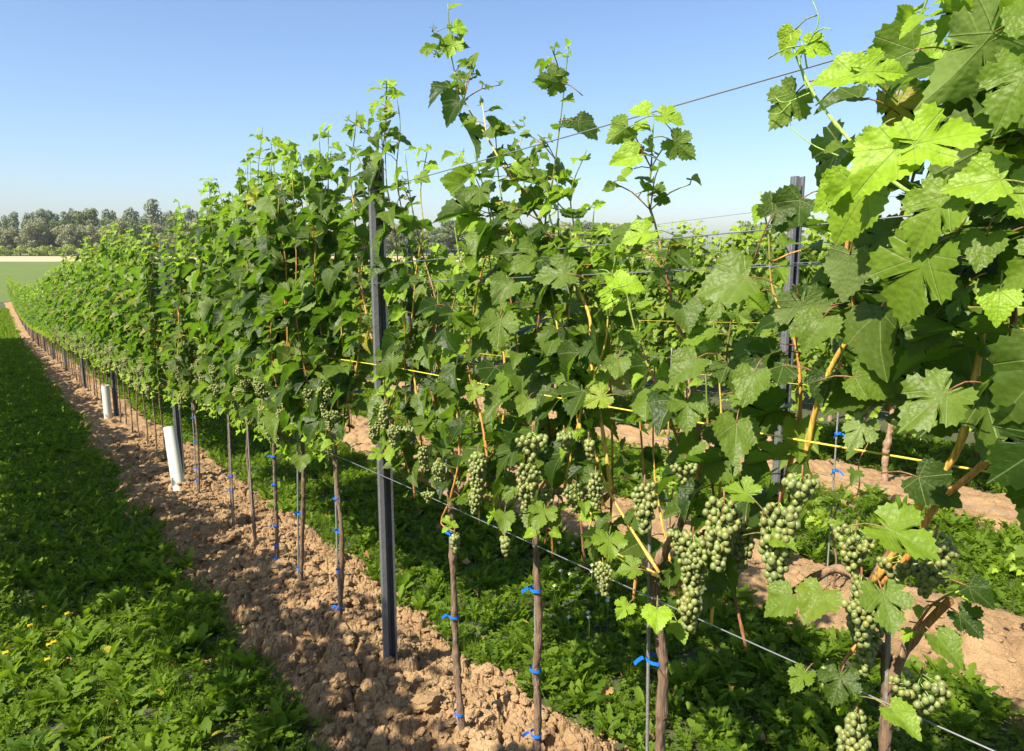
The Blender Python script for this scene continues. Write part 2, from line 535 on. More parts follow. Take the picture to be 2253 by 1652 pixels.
class Leaves:
    """collects leaves (joint, tip direction, normal, size, tint) and bakes them in one go"""
    def __init__(self): self.a = []

    def add(self, p, tip, nor, size, tint, fold=None, droop=None, wave=None):
        self.a.append((*p, *tip, *nor, size, *tint,
                       rng.uniform(0.05, 0.95) if fold is None else fold,
                       rng.uniform(0.0, 0.75) if droop is None else droop,
                       rng.uniform(0.02, 0.10) if wave is None else wave, rng.uniform(0, 6.28), rng.uniform(0.85, 1.1)))

    def bake(self, geo, tmpl, mat=0):
        if not self.a: return
        if tmpl is T_HI and len(self.a) > 1:
            full = self.a; half = full[1::2]; self.a = full[0::2] if len(full[0::2]) > 0 else full
            self._bake(geo, T_HI, mat); self.a = half; self._bake(geo, T_HI2, mat); self.a = full
        else: self._bake(geo, tmpl, mat)

    def _bake(self, geo, tmpl, mat=0):
        if not self.a: return
        A = np.array(self.a); T, F = tmpl
        K, n = len(A), len(T)
        pos, tip, nor, size, tint = A[:, 0:3], A[:, 3:6], A[:, 6:9], A[:, 9], A[:, 10:13]
        fold, droop, wave, ph, wx = A[:, 13:14], A[:, 14:15], A[:, 15:16], A[:, 16:17], A[:, 17:18]
        nor = unit(nor); tip = unit(tip - nor * (tip * nor).sum(1, keepdims=True)); side = np.cross(tip, nor)
        x = T[None, :, 0] * wx; y = np.repeat(T[None, :, 1], K, 0)
        r2 = x * x + (y - 0.1) ** 2; th = np.arctan2(x, y - 0.1)
        z = fold * np.abs(x) - droop * (y - 0.1) ** 2 * 0.9 - 0.25 * fold * (np.abs(x) ** 2) \
            + wave * r2 * 2.2 * np.sin(4 * th + ph) + wave * 0.8 * r2 * np.sin(9 * th + 2 * ph)
        xx = x * (1 - 0.35 * fold * np.abs(x) * 1.5)
        V = pos[:, None] + size[:, None, None] * (xx[..., None] * side[:, None] + y[..., None] * tip[:, None] + z[..., None] * nor[:, None])
        FF = (F[None] + (np.arange(K) * n)[:, None, None]).reshape(-1, 3)
        geo.add(V.reshape(-1, 3), FF, np.tile(T, (K, 1)), np.repeat(tint, n, 0), mat)


def rnd(a, b): return float(rng.uniform(a, b))
def rvec(s): return rng.normal(0, s, 3)


C_PET = np.array([0.19, 0.080, 0.035])
C_CANE = np.array([0.50, 0.23, 0.060])
C_CANE_Y = np.array([0.60, 0.36, 0.07])
C_GREEN = np.array([0.16, 0.26, 0.04])
C_BARK = np.array([0.165, 0.105, 0.065])


def dress_shoot(lv, geo, pts, size=0.100, node=0.062, miss=0.12, lateral=0.62, petr=0.0013, petiole=True, sunny=0.9, ysp=0.0, spread=1.0, tipyoung=1.0):
    """leaves on both sides of a shoot; pts run from the base to the growing tip"""
    size *= .88
    L = np.concatenate([[0], np.cumsum(np.linalg.norm(np.diff(pts, axis=0), axis=1))]); tot = L[-1]
    s = rnd(0.02, node); side = 1 if rng.random() < 0.5 else -1
    while s < tot:
        i = min(np.searchsorted(L, s), len(pts) - 1)
        p = pts[i]; ax = unit(pts[min(i + 1, len(pts) - 1)] - pts[max(i - 1, 0)])
        dtip = tot - s
        g = min(1.0, dtip / 0.26)
        sz = size * (0.36 + 0.64 * g) * rnd(0.72, 1.22)
        young = max(0.0, 1 - dtip / 0.22) * tipyoung
        for kk in range(1 + (rng.random() < lateral) + (rng.random() < lateral * 0.7)):
            if rng.random() < miss: continue
            lat = kk > 0
            # outwards: mostly along the row and to the two faces of the canopy
            o = np.array([rng.normal(-0.25, 0.75) * spread, side * rnd(0.2, 1.0) if not lat else rng.normal(0, 0.8), rnd(-0.15, 0.6)])
            o = unit(o - ax * (o @ ax) * 0.6)
            pl = rnd(0.035, 0.085) * (0.4 + 0.6 * g) * (0.6 if lat else 1) * size / 0.115
            q = p + o * pl + np.array([0, 0, -0.10 * pl])
            if petiole:
                mid = (p + q) / 2 + np.array([0, 0, 0.1 * pl])
                V, F, uv = tube(np.array([p, mid, q]), [petr * 1.2, petr, petr * 0.9], 3, False)
                geo.add(V, F, uv, C_PET * (1 - young) + C_GREEN * young, 1)
            face = -1.0 if (rng.random() < 0.72) else 1.0
            nor = np.array([0, 0, rnd(0.35, 1.1)]) + np.array([face * rnd(0.1, 0.9), 0, 0]) + SL * sunny * rnd(0.2, 0.9) + rvec(0.46)
            tip = o * np.array([1, 1, 0.2]) + np.array([0, 0, -rnd(0.25, 1.3)]) * (0.3 + 0.7 * g) + rvec(0.2) + (ax * 0.5 * (1 - g))
            yl = young if not lat else max(young, rnd(0, 0.35) if rng.random() < 0.4 else 0)
            t_ = (rng.random() ** 1.3, min(1, yl + (rnd(0.15, 0.6) if rng.random() < 0.06 else 0)), rnd(0.5, 1.0) if rng.random() < 0.012 + ysp else 0.0)
            lv.add(q, tip, nor, sz * (rnd(.55, .85) if lat else 1.0), t_)
        side = -side
        s += node * rnd(0.75, 1.3) * (0.55 + 0.45 * g)


def cane_geo(pts, r0, r1, c0=C_CANE, c1=C_GREEN, sides=6, knots=True):
    g = Geo()
    k = len(pts); s = np.linspace(0, 1, k)
    rad = r0 * (1 - s) + r1 * s
    if knots:
        L = np.concatenate([[0], np.cumsum(np.linalg.norm(np.diff(pts, axis=0), axis=1))])
        rad = rad * (1 + 0.45 * np.exp(-((((L / 0.085) % 1.0) - 0.5) / 0.10) ** 2))
    V, F, uv = tube(pts, rad, sides)
    w = np.clip((s - 0.55) / 0.4, 0, 1)[:, None]
    c = c0 * (1 - w) + c1 * w
    c = np.repeat(c, sides, 0); c = np.vstack([c, c0, c1])
    g.add(V, F, uv, c)
    return g


# ------------------------------------------------------------------ grape bunches
ICO2, ICO1, ICO0 = ico(2), ico(1), ico(0)


def bunch_mesh(name, length, width, berry, seed, shape=ICO2, loose=0.0):
    r = np.random.default_rng(seed)
    g = Geo(); pts = []
    nmax = int(3.4 * length * width * (0.62) / (berry ** 2) * (1 - 0.5 * loose)) + 6
    tries = 0
    while len(pts) < nmax and tries < 9000:
        tries += 1
        f = r.random() ** 0.85
        z = -0.018 - f * length
        env = width / 2 * (1.0 - 0.62 * max(0, (f - 0.25) / 0.75) ** 1.2) * (0.75 + 0.25 * min(1, f / 0.12))
        a = r.uniform(0, 6.283); rr = env * math.sqrt(r.uniform(0.35, 1))
        rr = max(0, rr - berry * 0.3)
        wing = 0.25 * width * math.sin(a * 1 + seed) * (f < 0.35)
        p = np.array([rr * math.cos(a), rr * math.sin(a) + wing, z])
        if all(np.linalg.norm(p - q[0]) > berry * 0.74 for q in pts):
            pts.append((p, berry * r.uniform(0.40, 0.56) if r.random() > 0.05 else berry * 0.22))
    SV, SF = shape
    for p, rad in pts:
        c = np.array([0.190, 0.235, 0.060]) * r.uniform(0.7, 1.15) + np.array([0.05, 0.01, -0.01]) * r.random()
        g.add(SV * rad * np.array([1, 1, 1.06]) + p, SF, None, c, 0)
    V, F, uv = tube(np.array([(0, 0, 0.006), (0.002, 0, -0.02), (0, 0.001, -length * 0.5)]), [0.0022, 0.002, 0.001], 5)
    g.add(V, F, uv, C_PET, 1)
    for p, rad in pts[::2]:
        a = np.array([0, 0, min(-0.01, p[2] + 0.012)])
        V, F, uv = tube(np.array([a, p]), [0.0009, 0.0008], 3, False); g.add(V, F, uv, C_GREEN * 1.5, 1)
    return g.mesh(name, [M_grape, M_cane])


BUNCH = [bunch_mesh('grape_bunch', L, W, 0.0135, 3 + i, ICO2, lo) for i, (L, W, lo) in enumerate(
    [(0.125, 0.075, 0), (0.105, 0.065, 0), (0.14, 0.07, 0), (0.055, 0.055, 0.1), (0.09, 0.075, 0.25), (0.045, 0.04, 0.3)])]
BUNCH_LO = [bunch_mesh('grape_bunch', L, W, 0.0145, 23 + i, ICO1) for i, (L, W) in enumerate([(0.12, 0.07), (0.10, 0.06), (0.08, 0.065)])]


# ------------------------------------------------------------------ vines
def trunk_geo(pts, r0, r1, color=C_BARK, sides=11):
    g = Geo()
    pts = smooth_path(pts, 0.016)
    k = len(pts); s = np.linspace(0, 1, k)
    r0 *= .86; r1 *= .86
    rad = (r0 * (1 - s) + r1 * s) * (1 + 0.12 * np.sin(s * 31 + rnd(0, 6)) + 0.30 * (rng.random(k) > 0.90))
    rad[:2] *= 1.25
    V, F, uv = tube(pts, rad, sides)
    V[:k * sides] += rng.normal(0, r0 * 0.11, (k * sides, 3))
    g.add(V, F, uv, color)
    return g


def tie_geo(r, seed):
    """a ribbon wound round stem and stake with two loose ends"""
    rr = np.random.default_rng(seed); g = Geo()
    ang = np.linspace(0, 2 * math.pi, 13)
    h = 0.009
    ring = np.stack([np.cos(ang) * r * 1.05, np.sin(ang) * r * 1.35, rr.normal(0, 0.0006, 13)], 1)
    def strip(line, w):
        n = len(line)
        V = np.vstack([line + w / 2, line - w / 2]); F = []
        for i in range(n - 1): F += [(i, i + 1, n + i + 1), (i, n + i + 1, n + i)]
        g.add(V, F)
    strip(ring, np.array([0, 0, h]))
    for sgn in ((-1, 1) if seed % 2 else (-1,)):
        L = rr.uniform(0.012, 0.026)
        a = np.array([-r * 0.9, sgn * r * 1.2, 0]); d = unit(np.array([-0.35, sgn * 0.8, rr.uniform(-0.9, 0.4)]))
        line = np.array([a + d * L * s_ + np.array([0, 0, -0.4 * L * s_ * s_]) for s_ in (0, 0.35, 0.7, 1)])
        strip(line, unit(np.cross(d, np.array([1.0, 0.1, 0.3]))) * h)
    return g


def rod_mesh(h, lean):
    pts = smooth_path(np.array([(0, 0, -0.05), (lean[0] * 0.5, lean[1] * 0.5, h * 0.5), (lean[0], lean[1], h)]), 0.03)
    k = len(pts)
    V, F, uv = tube(pts, 0.0042 * (1 + 0.12 * (np.arange(k) % 2)), 6)
    g = Geo(); g.add(V, F, uv)
    return g


NEARV = {}


def fill_shoots(pxs, top, lean=.05, size=.10):
    """extra canopy shoots starting at the cordon under the given places"""
    out = []
    for x in pxs:
        b = P(x, 1080 + max(0, x - 1200) * .25, 0)
        h_ = top - abs(rng.normal(0, .10))
        out.append((rowshoot(b[1], rnd(-.01, .09), .80, h_, rnd(-.1, .1) + lean), dict(r=.0034, size=size, miss=.1, lateral=.6, bare=.12)))
    return out


def column(pxl, off=0.0, frm=0.0, n=2, size=.095, w=.07):
    """companion side shoots that leave a tall shoot and make a leafy column round it"""
    base = smooth_path(Q(pxl, off), .05); out = []
    k = len(base)
    for i in range(int(k * frm), k - 2, 3):
        for _ in range(n):
            d = np.array([rnd(-.8, .8), rnd(-1, 1), rnd(.2, 1.0)]); d = unit(d) * rnd(.5, 1.0) * w * 1.9
            p = base[i]; out.append(([tuple(p), tuple(p + d * .5 + np.array([0, 0, .01])), tuple(p + d)], dict(r=.0014, size=size * .85, miss=.05, lateral=.3, node=.05, tipyoung=.35)))
    return out


def near_vine(key, trunk, arms, shoots, bunches, label, r0=0.0145, tmpl=T_HI, mat=None, extra=None, ties=(), roddy=0.022, cane_c=None):
    base = trunk[0]
    z0 = float(hbase(base[1])) + 0.02
    rt = root_at('grapevine', base[0], base[1], z0)
    tag(rt, label, 'grapevine', 'grapevines of the near row')
    o = np.array([base[0], base[1], z0])
    loc = lambda pts: np.array(pts, float) - o
    tp = loc(trunk); tp[0][2] = -0.06
    link('trunk', trunk_geo(tp, r0, r0 * 0.85).mesh('trunk', M_bark), rt)
    for a in arms:
        pts = smooth_path(loc(a), 0.02)
        link('arm', cane_geo(pts, r0 * 0.72, r0 * 0.5, C_BARK * 1.5, C_CANE * 0.7).mesh('arm', M_bark), rt)
    fg = Geo(); lv = Leaves()
    for sh_ in shoots:
        opt = dict(sh_[1]) if isinstance(sh_, tuple) else {}
        pl = sh_[0] if isinstance(sh_, tuple) else sh_
        pts = smooth_path(loc(pl), 0.018)
        r_ = opt.pop('r', 0.0042); c0 = opt.pop('c', [C_CANE, C_CANE_Y, C_PET * 1.2, C_CANE * 0.8][int(rng.integers(4))])
        bare = opt.pop('bare', 0.0)
        link('cane', cane_geo(pts, r_, 0.0014, c0, opt.pop('c1', C_GREEN)).mesh('cane', M_cane), rt)
        i0 = int(len(pts) * bare)
        dress_shoot(lv, fg, pts[i0:], **opt)
    if extra: extra(lv, fg, o)
    lv.bake(fg, tmpl, 0)
    link('foliage', fg.mesh('foliage', [mat or M_leaf, M_cane]), rt)
    for b in bunches:
        p, k, sc, yaw = b
        g = link('grape_bunch', BUNCH[k], rt, loc([p])[0])
        g.scale = (sc * .84, sc * .84, sc * .94)
        g.rotation_euler = (rnd(-0.12, 0.12), rnd(-0.12, 0.12), yaw)
    # the thin steel rod the stem is tied to, a thing of its own, with its ties
    if roddy:
        NEARV[key] = rt
        top = tp[-1]
        rr_ = root_at('vine_stake', base[0] - 0.004, base[1] + roddy, z0)
        h = top[2] + 0.12
        link('rod', rod_mesh(h, (tp[-1][0], tp[-1][1] * 0.9)).mesh('rod', M_rod), rr_)
        for j, (hz, yo) in enumerate(ties):
            k_ = hz / h
            tx = np.interp(hz, tp[:, 2], tp[:, 1]) - roddy
            ti = link('tie', tie_geo(r0 * 1.15, j + len(NEARV)).mesh('tie', M_blue), rr_, (np.interp(hz, tp[:, 2], tp[:, 0]), (tx + tp[-1][1] * 0.9 * k_) / 2 + yo, hz))
        tag(rr_, label_rod(key), 'stake', 'thin steel rods tied to the near vines')
    return rt


def label_rod(key):
    return 'thin grey rod tied to the ' + key


def rowshoot(t0, off0, h0, h1, lean=0.0, bend=0.05):
    """a shoot rising in the canopy plane from height h0 to h1, in (n, t, z) of the first row"""
    k = max(3, int((h1 - h0) / 0.22) + 1)
    out = []
    wn, wt = rng.normal(0, bend), rng.normal(0, bend)
    for i in range(k):
        s_ = i / (k - 1)
        t = t0 + lean * s_ + wt * math.sin(s_ * 3.0) + rng.normal(0, 0.012)
        n = off0 * (1 - 0.3 * s_) + wn * math.sin(s_ * 2.5 + 0.3) + rng.normal(0, 0.012)
        out.append((n, t, float(hbase(t)) + h0 + (h1 - h0) * s_))
    return out


# --- nearest vines, read off the photograph: stems, canes and shoots in the plane of the row
def Q(lst, off=0.0, off2=None):
    off2 = off if off2 is None else off2
    k = len(lst)
    return [P(x, y, off + (off2 - off) * i / max(1, k - 1)) for i, (x, y) in enumerate(lst)]


def bun(px, py, k, sc, off=-0.09): return (P(px, py, off), k, sc, rnd(0, 6.28))


HERO = []   # (px, py, off, size, tip dir in the picture (deg, 0 = right, 90 = up), facing, fold, droop, young, dark)


def place_leaf(lv, fg, o, px, py, off, size, tipdeg, face=(0.0, 0.0, 1.0), fold=0.2, droop=0.15, young=0.0, tone=0.6, back=False, yellow=0.0, pet=0.07):
    """face = leaf normal relative to the viewer (right, up, towards the viewer)"""
    size *= .62 if px > 2100 else .78
    q = P(px, py, off)
    w = ray(px, py)
    fwd = unit(w); right = unit(np.cross(fwd, [0, 0, 1])); up = np.cross(right, fwd)
    def loc3(v): return np.array([v[0] * NX + v[1] * NY, v[0] * DX + v[1] * DY, v[2]])
    a = math.radians(tipdeg)
    tip = loc3(right * math.cos(a) + up * math.sin(a))
    nor = loc3(right * face[0] + up * face[1] - fwd * face[2])
    if back: nor = -nor
    lv.add(q - o, tip, nor, size, (tone, young, yellow), fold, droop, rnd(0.03, 0.08))
    if pet:
        b = q - o - tip * pet * 0.8 + np.array([0, 0, -pet * 0.4]) - unit(nor) * 0.01
        V, F, uv = tube(smooth_path([q - o, (q - o + b) / 2 + np.array([0, 0, 0.006]), b], 0.012), 0.0012, 5)
        fg.add(V, F, uv, C_PET * (1 - young) + C_GREEN * young, 1)


def hero_right(lv, fg, o):
    H = [
        # px,  py,  off, size, tipdeg, face, fold, droop, young, tone, back, yellow; low tones and some young values put shade and transmitted light into colour
        (2185, 72, -0.16, 0.185, 222, (-.55, -.15, .8), .30, .30, .30, .7, True, 0),      # big underside leaf, top right
        (2010, 110, -0.05, 0.125, 200, (-.1, .2, .9), .2, .2, .1, .6, False, 0),
        (2185, 315, -0.12, 0.150, 212, (-.2, -.25, .9), .12, .1, .0, .1, True, 0),       # dark leaf behind
        (1975, 325, -0.22, 0.105, 235, (-.2, .45, .8), .25, .15, .9, 1, False, 0),         # bright twin leaf, left blade
        (2010, 318, -0.22, 0.115, 20, (.1, .55, .75), .25, .15, .9, 1, False, 0),          # bright twin leaf, right blade
        (1860, 400, -0.20, 0.080, 215, (-.5, .3, .7), .5, .3, .75, 1, False, 0),
        (1750, 205, -0.14, 0.088, 235, (-.2, -.2, .9), .10, .2, .45, 1, True, 0),        # pale underside left of the young shoot
        (1745, 70, -0.15, 0.050, 240, (-.4, .2, .8), .4, .3, .85, 1, False, .2),
        (1775, 100, -0.15, 0.052, 340, (.1, .5, .8), .3, .3, 1.0, 1, False, 0),
        (1880, 165, -0.15, 0.085, 175, (-.1, .7, .6), .4, .3, .8, 1, False, 0),
        (1895, 160, -0.15, 0.080, 5, (.1, .6, .7), .4, .3, .8, 1, False, 0),
        (1890, 215, -0.10, 0.085, 190, (0, .9, .35), .3, .3, .05, .3, False, 0),
        (1925, 300, -0.16, 0.050, 250, (-.3, .3, .8), .6, .3, .6, 1, False, 0),
        (1905, 420, -0.20, 0.110, 240, (-.45, .15, .85), .35, .25, .55, 1, False, 0),       # hanging leaf below the twin
        (2085, 430, -0.22, 0.105, 245, (-.3, .35, .8), .3, .35, .30, .8, False, 0),       # blade under the dark leaf
        (2200, 395, -0.22, 0.105, 190, (0, .5, .8), .3, .2, .65, 1, False, 0),
        (2235, 420, -0.20, 0.095, 330, (0, .5, .8), .3, .2, .5, 1, False, 0),
        (2170, 520, -0.20, 0.080, 265, (-.1, .5, .85), .25, .2, .0, 1, False, 0),          # greyish lit leaf
        (2262, 150, -0.24, 0.115, 255, (-.2, .5, .8), .4, .4, .15, .8, False, 0),
        (2275, 60, -0.24, 0.100, 100, (-.2, .5, .8), .5, .3, .15, .8, False, 0),
        (2040, 560, -0.22, 0.130, 248, (-.55, .1, .8), .3, .2, .25, .7, False, 0),         # long leaf hanging at (1990,640)
        (2200, 640, -0.18, 0.075, 270, (0, .4, .9), .2, .3, .75, 1, False, 0),
        (2120, 640, -0.14, 0.075, 255, (-.7, .3, .6), .3, .2, .0, .8, False, 0),
        (2050, 700, -0.10, 0.085, 250, (-.2, .3, .9), .2, .2, .1, .3, False, 0),
        (2085, 860, -0.20, 0.105, 235, (-.2, .45, .85), .2, .2, .0, 1, False, 0),          # big pale leaf (2010,900)
        (2320, 790, -0.26, 0.155, 235, (-.35, .15, .9), .35, .4, .0, .45, False, 0),         # large dark leaf at the right edge
        (2330, 960, -0.26, 0.150, 225, (-.2, -.1, .95), .15, .2, .0, .05, False, 0),
        (2320, 1070, -0.24, 0.130, 250, (-.4, -.1, .9), .2, .2, .0, .05, False, 0),
        (2330, 560, -0.24, 0.105, 215, (-.2, .4, .9), .2, .2, .2, .7, False, 0),
        (1640, 610, -0.12, 0.120, 200, (-.1, .55, .8), .22, .35, .0, 1, False, 0),         # pale veined leaf centre right
        (1585, 650, -0.08, 0.075, 260, (0, .4, .9), .2, .2, .0, 1, False, 0),
        (1760, 440, -0.08, 0.095, 230, (-.3, .2, .9), .3, .3, .0, .3, False, 0),
        (1700, 470, -0.10, 0.085, 60, (0, .4, .8), .3, .3, .0, .3, False, 0),
        (1870, 560, -0.06, 0.105, 265, (-.2, -.1, .95), .2, .2, .0, .1, True, 0),
        (1760, 660, -0.08, 0.100, 285, (.1, -.1, .95), .2, .2, .0, .2, True, 0),
        (1810, 700, -0.12, 0.085, 250, (-.1, .5, .8), .3, .3, .0, .9, False, 0),
        (1700, 780, -0.06, 0.100, 215, (0, .1, 1), .2, .2, .0, .1, False, 0),
        (1660, 820, -0.12, 0.090, 260, (-.2, .4, .9), .3, .2, .05, .9, False, 0),
        (1600, 800, -0.05, 0.085, 300, (0, .4, .9), .2, .3, .0, .4, False, 0),
        (1530, 790, -0.12, 0.095, 230, (-.2, .5, .8), .3, .4, .0, .9, False, 0),
        (1510, 880, -0.12, 0.090, 270, (.1, .5, .85), .25, .3, .0, .9, False, 0),
        (1620, 930, -0.10, 0.110, 265, (.2, .4, .9), .2, .2, .05, .8, False, 0),
        (1940, 800, -0.08, 0.100, 300, (0, -.2, .95), .15, .2, .0, .2, True, 0),
        (1880, 830, -0.12, 0.085, 340, (.2, .3, .9), .3, .2, .1, .8, False, 0),
        (1900, 930, -0.10, 0.070, 250, (-.1, .3, .9), .3, .2, .1, .8, True, 0),
        (2020, 1050, -0.06, 0.095, 330, (.1, .2, .9), .3, .2, .0, .15, False, 0),
        (1945, 1160, -0.16, 0.105, 335, (.1, .6, .75), .35, .3, .3, .9, False, 0),         # pale leaf (1990,1190)
        (1810, 1300, -0.16, 0.082, 250, (-.1, .45, .85), .2, .2, .1, .9, False, .12),
        (1940, 1300, -0.16, 0.085, 285, (.1, .4, .9), .2, .2, .05, .9, False, 0),
        (1740, 1310, -0.14, 0.080, 220, (-.4, .3, .85), .3, .2, .1, .9, False, 0),
        (1650, 1090, -0.13, 0.075, 150, (-.1, .6, .7), .4, .2, .35, .9, False, 0),
        (1700, 1180, -0.12, 0.060, 330, (0, .6, .7), .3, .2, .35, .9, False, 0),
        (1340, 1180, -0.14, 0.085, 265, (.1, .6, .75), .2, .2, .25, .9, False, 0),
        (1445, 1340, -0.16, 0.068, 270, (0, .5, .85), .08, .1, .85, 1, False, 0),          # bright round leaf on the stem
        (1400, 1250, -0.12, 0.060, 190, (-.1, .5, .8), .3, .2, .2, .9, False, 0),
        (1490, 1370, -0.10, 0.060, 290, (0, .4, .9), .3, .2, .5, .9, False, 0),
        (1380, 1330, -0.10, 0.055, 240, (0, .5, .9), .3, .2, .6, .9, False, 0),
        (2130, 1290, -0.03, 0.075, 330, (.2, .3, .9), .5, .3, .0, .1, False, 0),
        (2110, 1350, -0.02, 0.075, 320, (.2, .3, .9), .5, .3, .0, .1, False, 0),
        (2060, 1400, -0.05, 0.075, 310, (.2, .5, .8), .4, .3, .2, .6, False, 0),
        (1850, 1480, -0.10, 0.075, 260, (0, .2, .9), .2, .2, .0, .3, False, 0),
        (1960, 1560, -0.15, 0.070, 320, (.1, .6, .8), .3, .2, .4, .9, False, 0),
        (1770, 1480, -0.08, 0.060, 250, (-.1, .5, .8), .3, .2, .2, .7, False, 0),
    ]
    for h in H:
        place_leaf(lv, fg, o, *h[:5], h[5], h[6], h[7], h[8], h[9], h[10], h[11])


def hero_mid(lv, fg, o):
    H = [(1100, 700, -0.14, 0.115, 265, (0, .45, .9), .2, .25, .0, 1, False, 0), (1350, 610, -0.16, 0.062, 300, (.1, .6, .8), .3, .2, 1, 1, False, 0),
         (1345, 645, -0.16, 0.055, 250, (0, .5, .8), .3, .2, .95, 1, False, 0), (1380, 628, -0.16, 0.05, 350, (.1, .6, .8), .3, .2, .9, 1, False, 0),
         (1250, 600, -0.12, 0.11, 185, (-.1, .5, .8), .3, .3, 0, .9, False, 0), (1120, 620, -0.10, 0.10, 240, (-.1, .5, .8), .3, .3, 0, .8, False, 0),
         (1050, 850, -0.12, 0.07, 250, (-.2, .5, .8), .3, .2, .3, 1, False, .15), (1360, 790, -0.10, 0.07, 265, (0, .5, .8), .2, .2, 0, 1, False, 0),
         (1425, 510, -0.12, 0.075, 210, (-.1, .6, .7), .3, .2, .8, 1, False, 0), (1380, 280, -0.06, 0.075, 215, (-.2, -.2, .8), .3, .2, .7, 1, True, 0),
         (1455, 255, -0.06, 0.065, 335, (.1, .7, .6), .3, .2, .7, 1, False, 0), (1425, 245, -0.06, 0.055, 170, (0, .7, .6), .3, .2, .9, 1, False, 0),
         (1480, 310, -0.05, 0.080, 320, (.1, -.2, .9), .25, .2, .4, .8, True, 0), (1400, 340, -0.08, 0.08, 195, (-.1, .5, .8), .3, .2, .8, 1, False, 0),
         (1230, 180, -0.02, .085, 180, (-.1, -.3, .8), .3, .2, .2, .7, True, 0), (1270, 270, 0, .085, 320, (.2, .5, .7), .4, .3, 0, .2, False, 0),
         (1000, 90, 0.0, .075, 250, (-.1, .4, .8), .3, .2, .7, 1, False, 0), (1000, 60, 0, .055, 340, (.1, .6, .8), .3, .2, .9, 1, False, 0),
         (1330, 870, -0.1, .07, 210, (-.1, .5, .8), .2, .2, .35, 1, False, .25), (1160, 880, -0.08, .07, 250, (0, .5, .8), .3, .2, .1, .9, False, .1),
         (1200, 1120, -0.12, .085, 250, (0, .6, .8), .25, .3, .1, 1, False, 0), (1110, 1130, -.12, .08, 265, (.1, .5, .8), .2, .2, .1, .9, False, 0)]
    for h in H:
        place_leaf(lv, fg, o, *h[:5], h[5], h[6], h[7], h[8], h[9], h[10], h[11])


TB = ((0.18, 0.0), (0.42, 0.0), (0.64, 0.0))
# vine A (beside the right edge)
near_vine('grapevine at the right edge', Q([(1975, 1652), (1950, 1535), (1922, 1440), (1903, 1390), (1915, 1290)]),
          [Q([(1915, 1290), (1960, 1215), (1990, 1160)], -0.02, -0.04), Q([(1915, 1300), (1840, 1250), (1700, 1330)], 0, 0.02),
           Q([(1945, 1530), (1990, 1430), (2040, 1370), (2090, 1320)], 0, 0)],
          [(Q([(1918, 1285), (1985, 1185), (2040, 1085), (2110, 980), (2150, 800), (2180, 600), (2200, 400), (2185, 200), (2100, 60), (2060, -60)], -0.03, -0.06), dict(r=.0062, c=C_CANE_Y, size=.125, bare=.25, miss=.2)),
           (Q([(1930, 1290), (2000, 1220), (2060, 1110), (2180, 1000), (2240, 850), (2290, 600), (2260, 330), (2180, 90), (2140, -80)], -0.02, -0.10), dict(r=.006, c=C_CANE, size=.125, bare=.3)),
           (Q([(1770, 1010), (1800, 880), (1850, 770), (1930, 685), (2010, 610), (2110, 500), (2200, 350), (2320, 260)], 0.0, -0.10), dict(r=.0055, c=C_CANE_Y, size=.115, bare=.15, miss=.15)),
           (Q([(2090, 470), (2010, 430), (1940, 380), (1880, 320), (1820, 250), (1775, 180), (1745, 105), (1735, 60)], -0.15, -0.15), dict(r=.0034, c=C_GREEN * 1.5, c1=C_GREEN * 1.5, size=.06, miss=.55, lateral=.1)),
           (Q([(1830, 860), (1880, 700), (1860, 560), (1900, 420), (1960, 250), (2000, 120), (2050, -40)], 0.02, 0.05), dict(r=.005, c=C_CANE, size=.11)),
           (Q([(1950, 900), (2000, 760), (2050, 620), (2030, 450), (2080, 250), (2100, 60)], 0.06, 0.02), dict(r=.0045, size=.11)),
           (Q([(2150, 1000), (2190, 860), (2230, 700), (2220, 540), (2250, 380), (2240, 200), (2230, 20)], .03, .03), dict(r=.0045, size=.11, lateral=.8)),
           (Q([(2000, 960), (1960, 820), (1990, 690), (1960, 560), (2000, 420), (2040, 260), (2060, 100)], .08, .06), dict(r=.0045, size=.11, lateral=.8)),
           (Q([(1905, 1395), (1850, 1470), (1870, 1560)], 0, -0.06), dict(r=.0035, size=.07, miss=.35, lateral=.2)),
           (Q([(1990, 1420), (2050, 1330), (2110, 1300)], 0, 0.0), dict(r=.003, size=.07, miss=.3, lateral=.2)),
           ],
          [bun(1895, 1255, 0, .95, -.10), bun(1885, 1150, 4, .85, -.05), bun(2060, 1160, 4, .85, -.05), bun(1885, 1545, 0, .95, -.08), bun(2030, 1470, 4, 1.0, -.06),
           bun(1820, 1455, 5, .9, -.06), bun(1980, 1210, 3, .9, -.03), bun(1925, 1330, 2, .8, -.04), bun(2040, 1240, 3, .8, -.02)],
          'nearest grapevine at the right edge with large overhanging leaves and an orange cane', r0=.0125, extra=hero_right, ties=((0.33, 0),), roddy=-0.02)
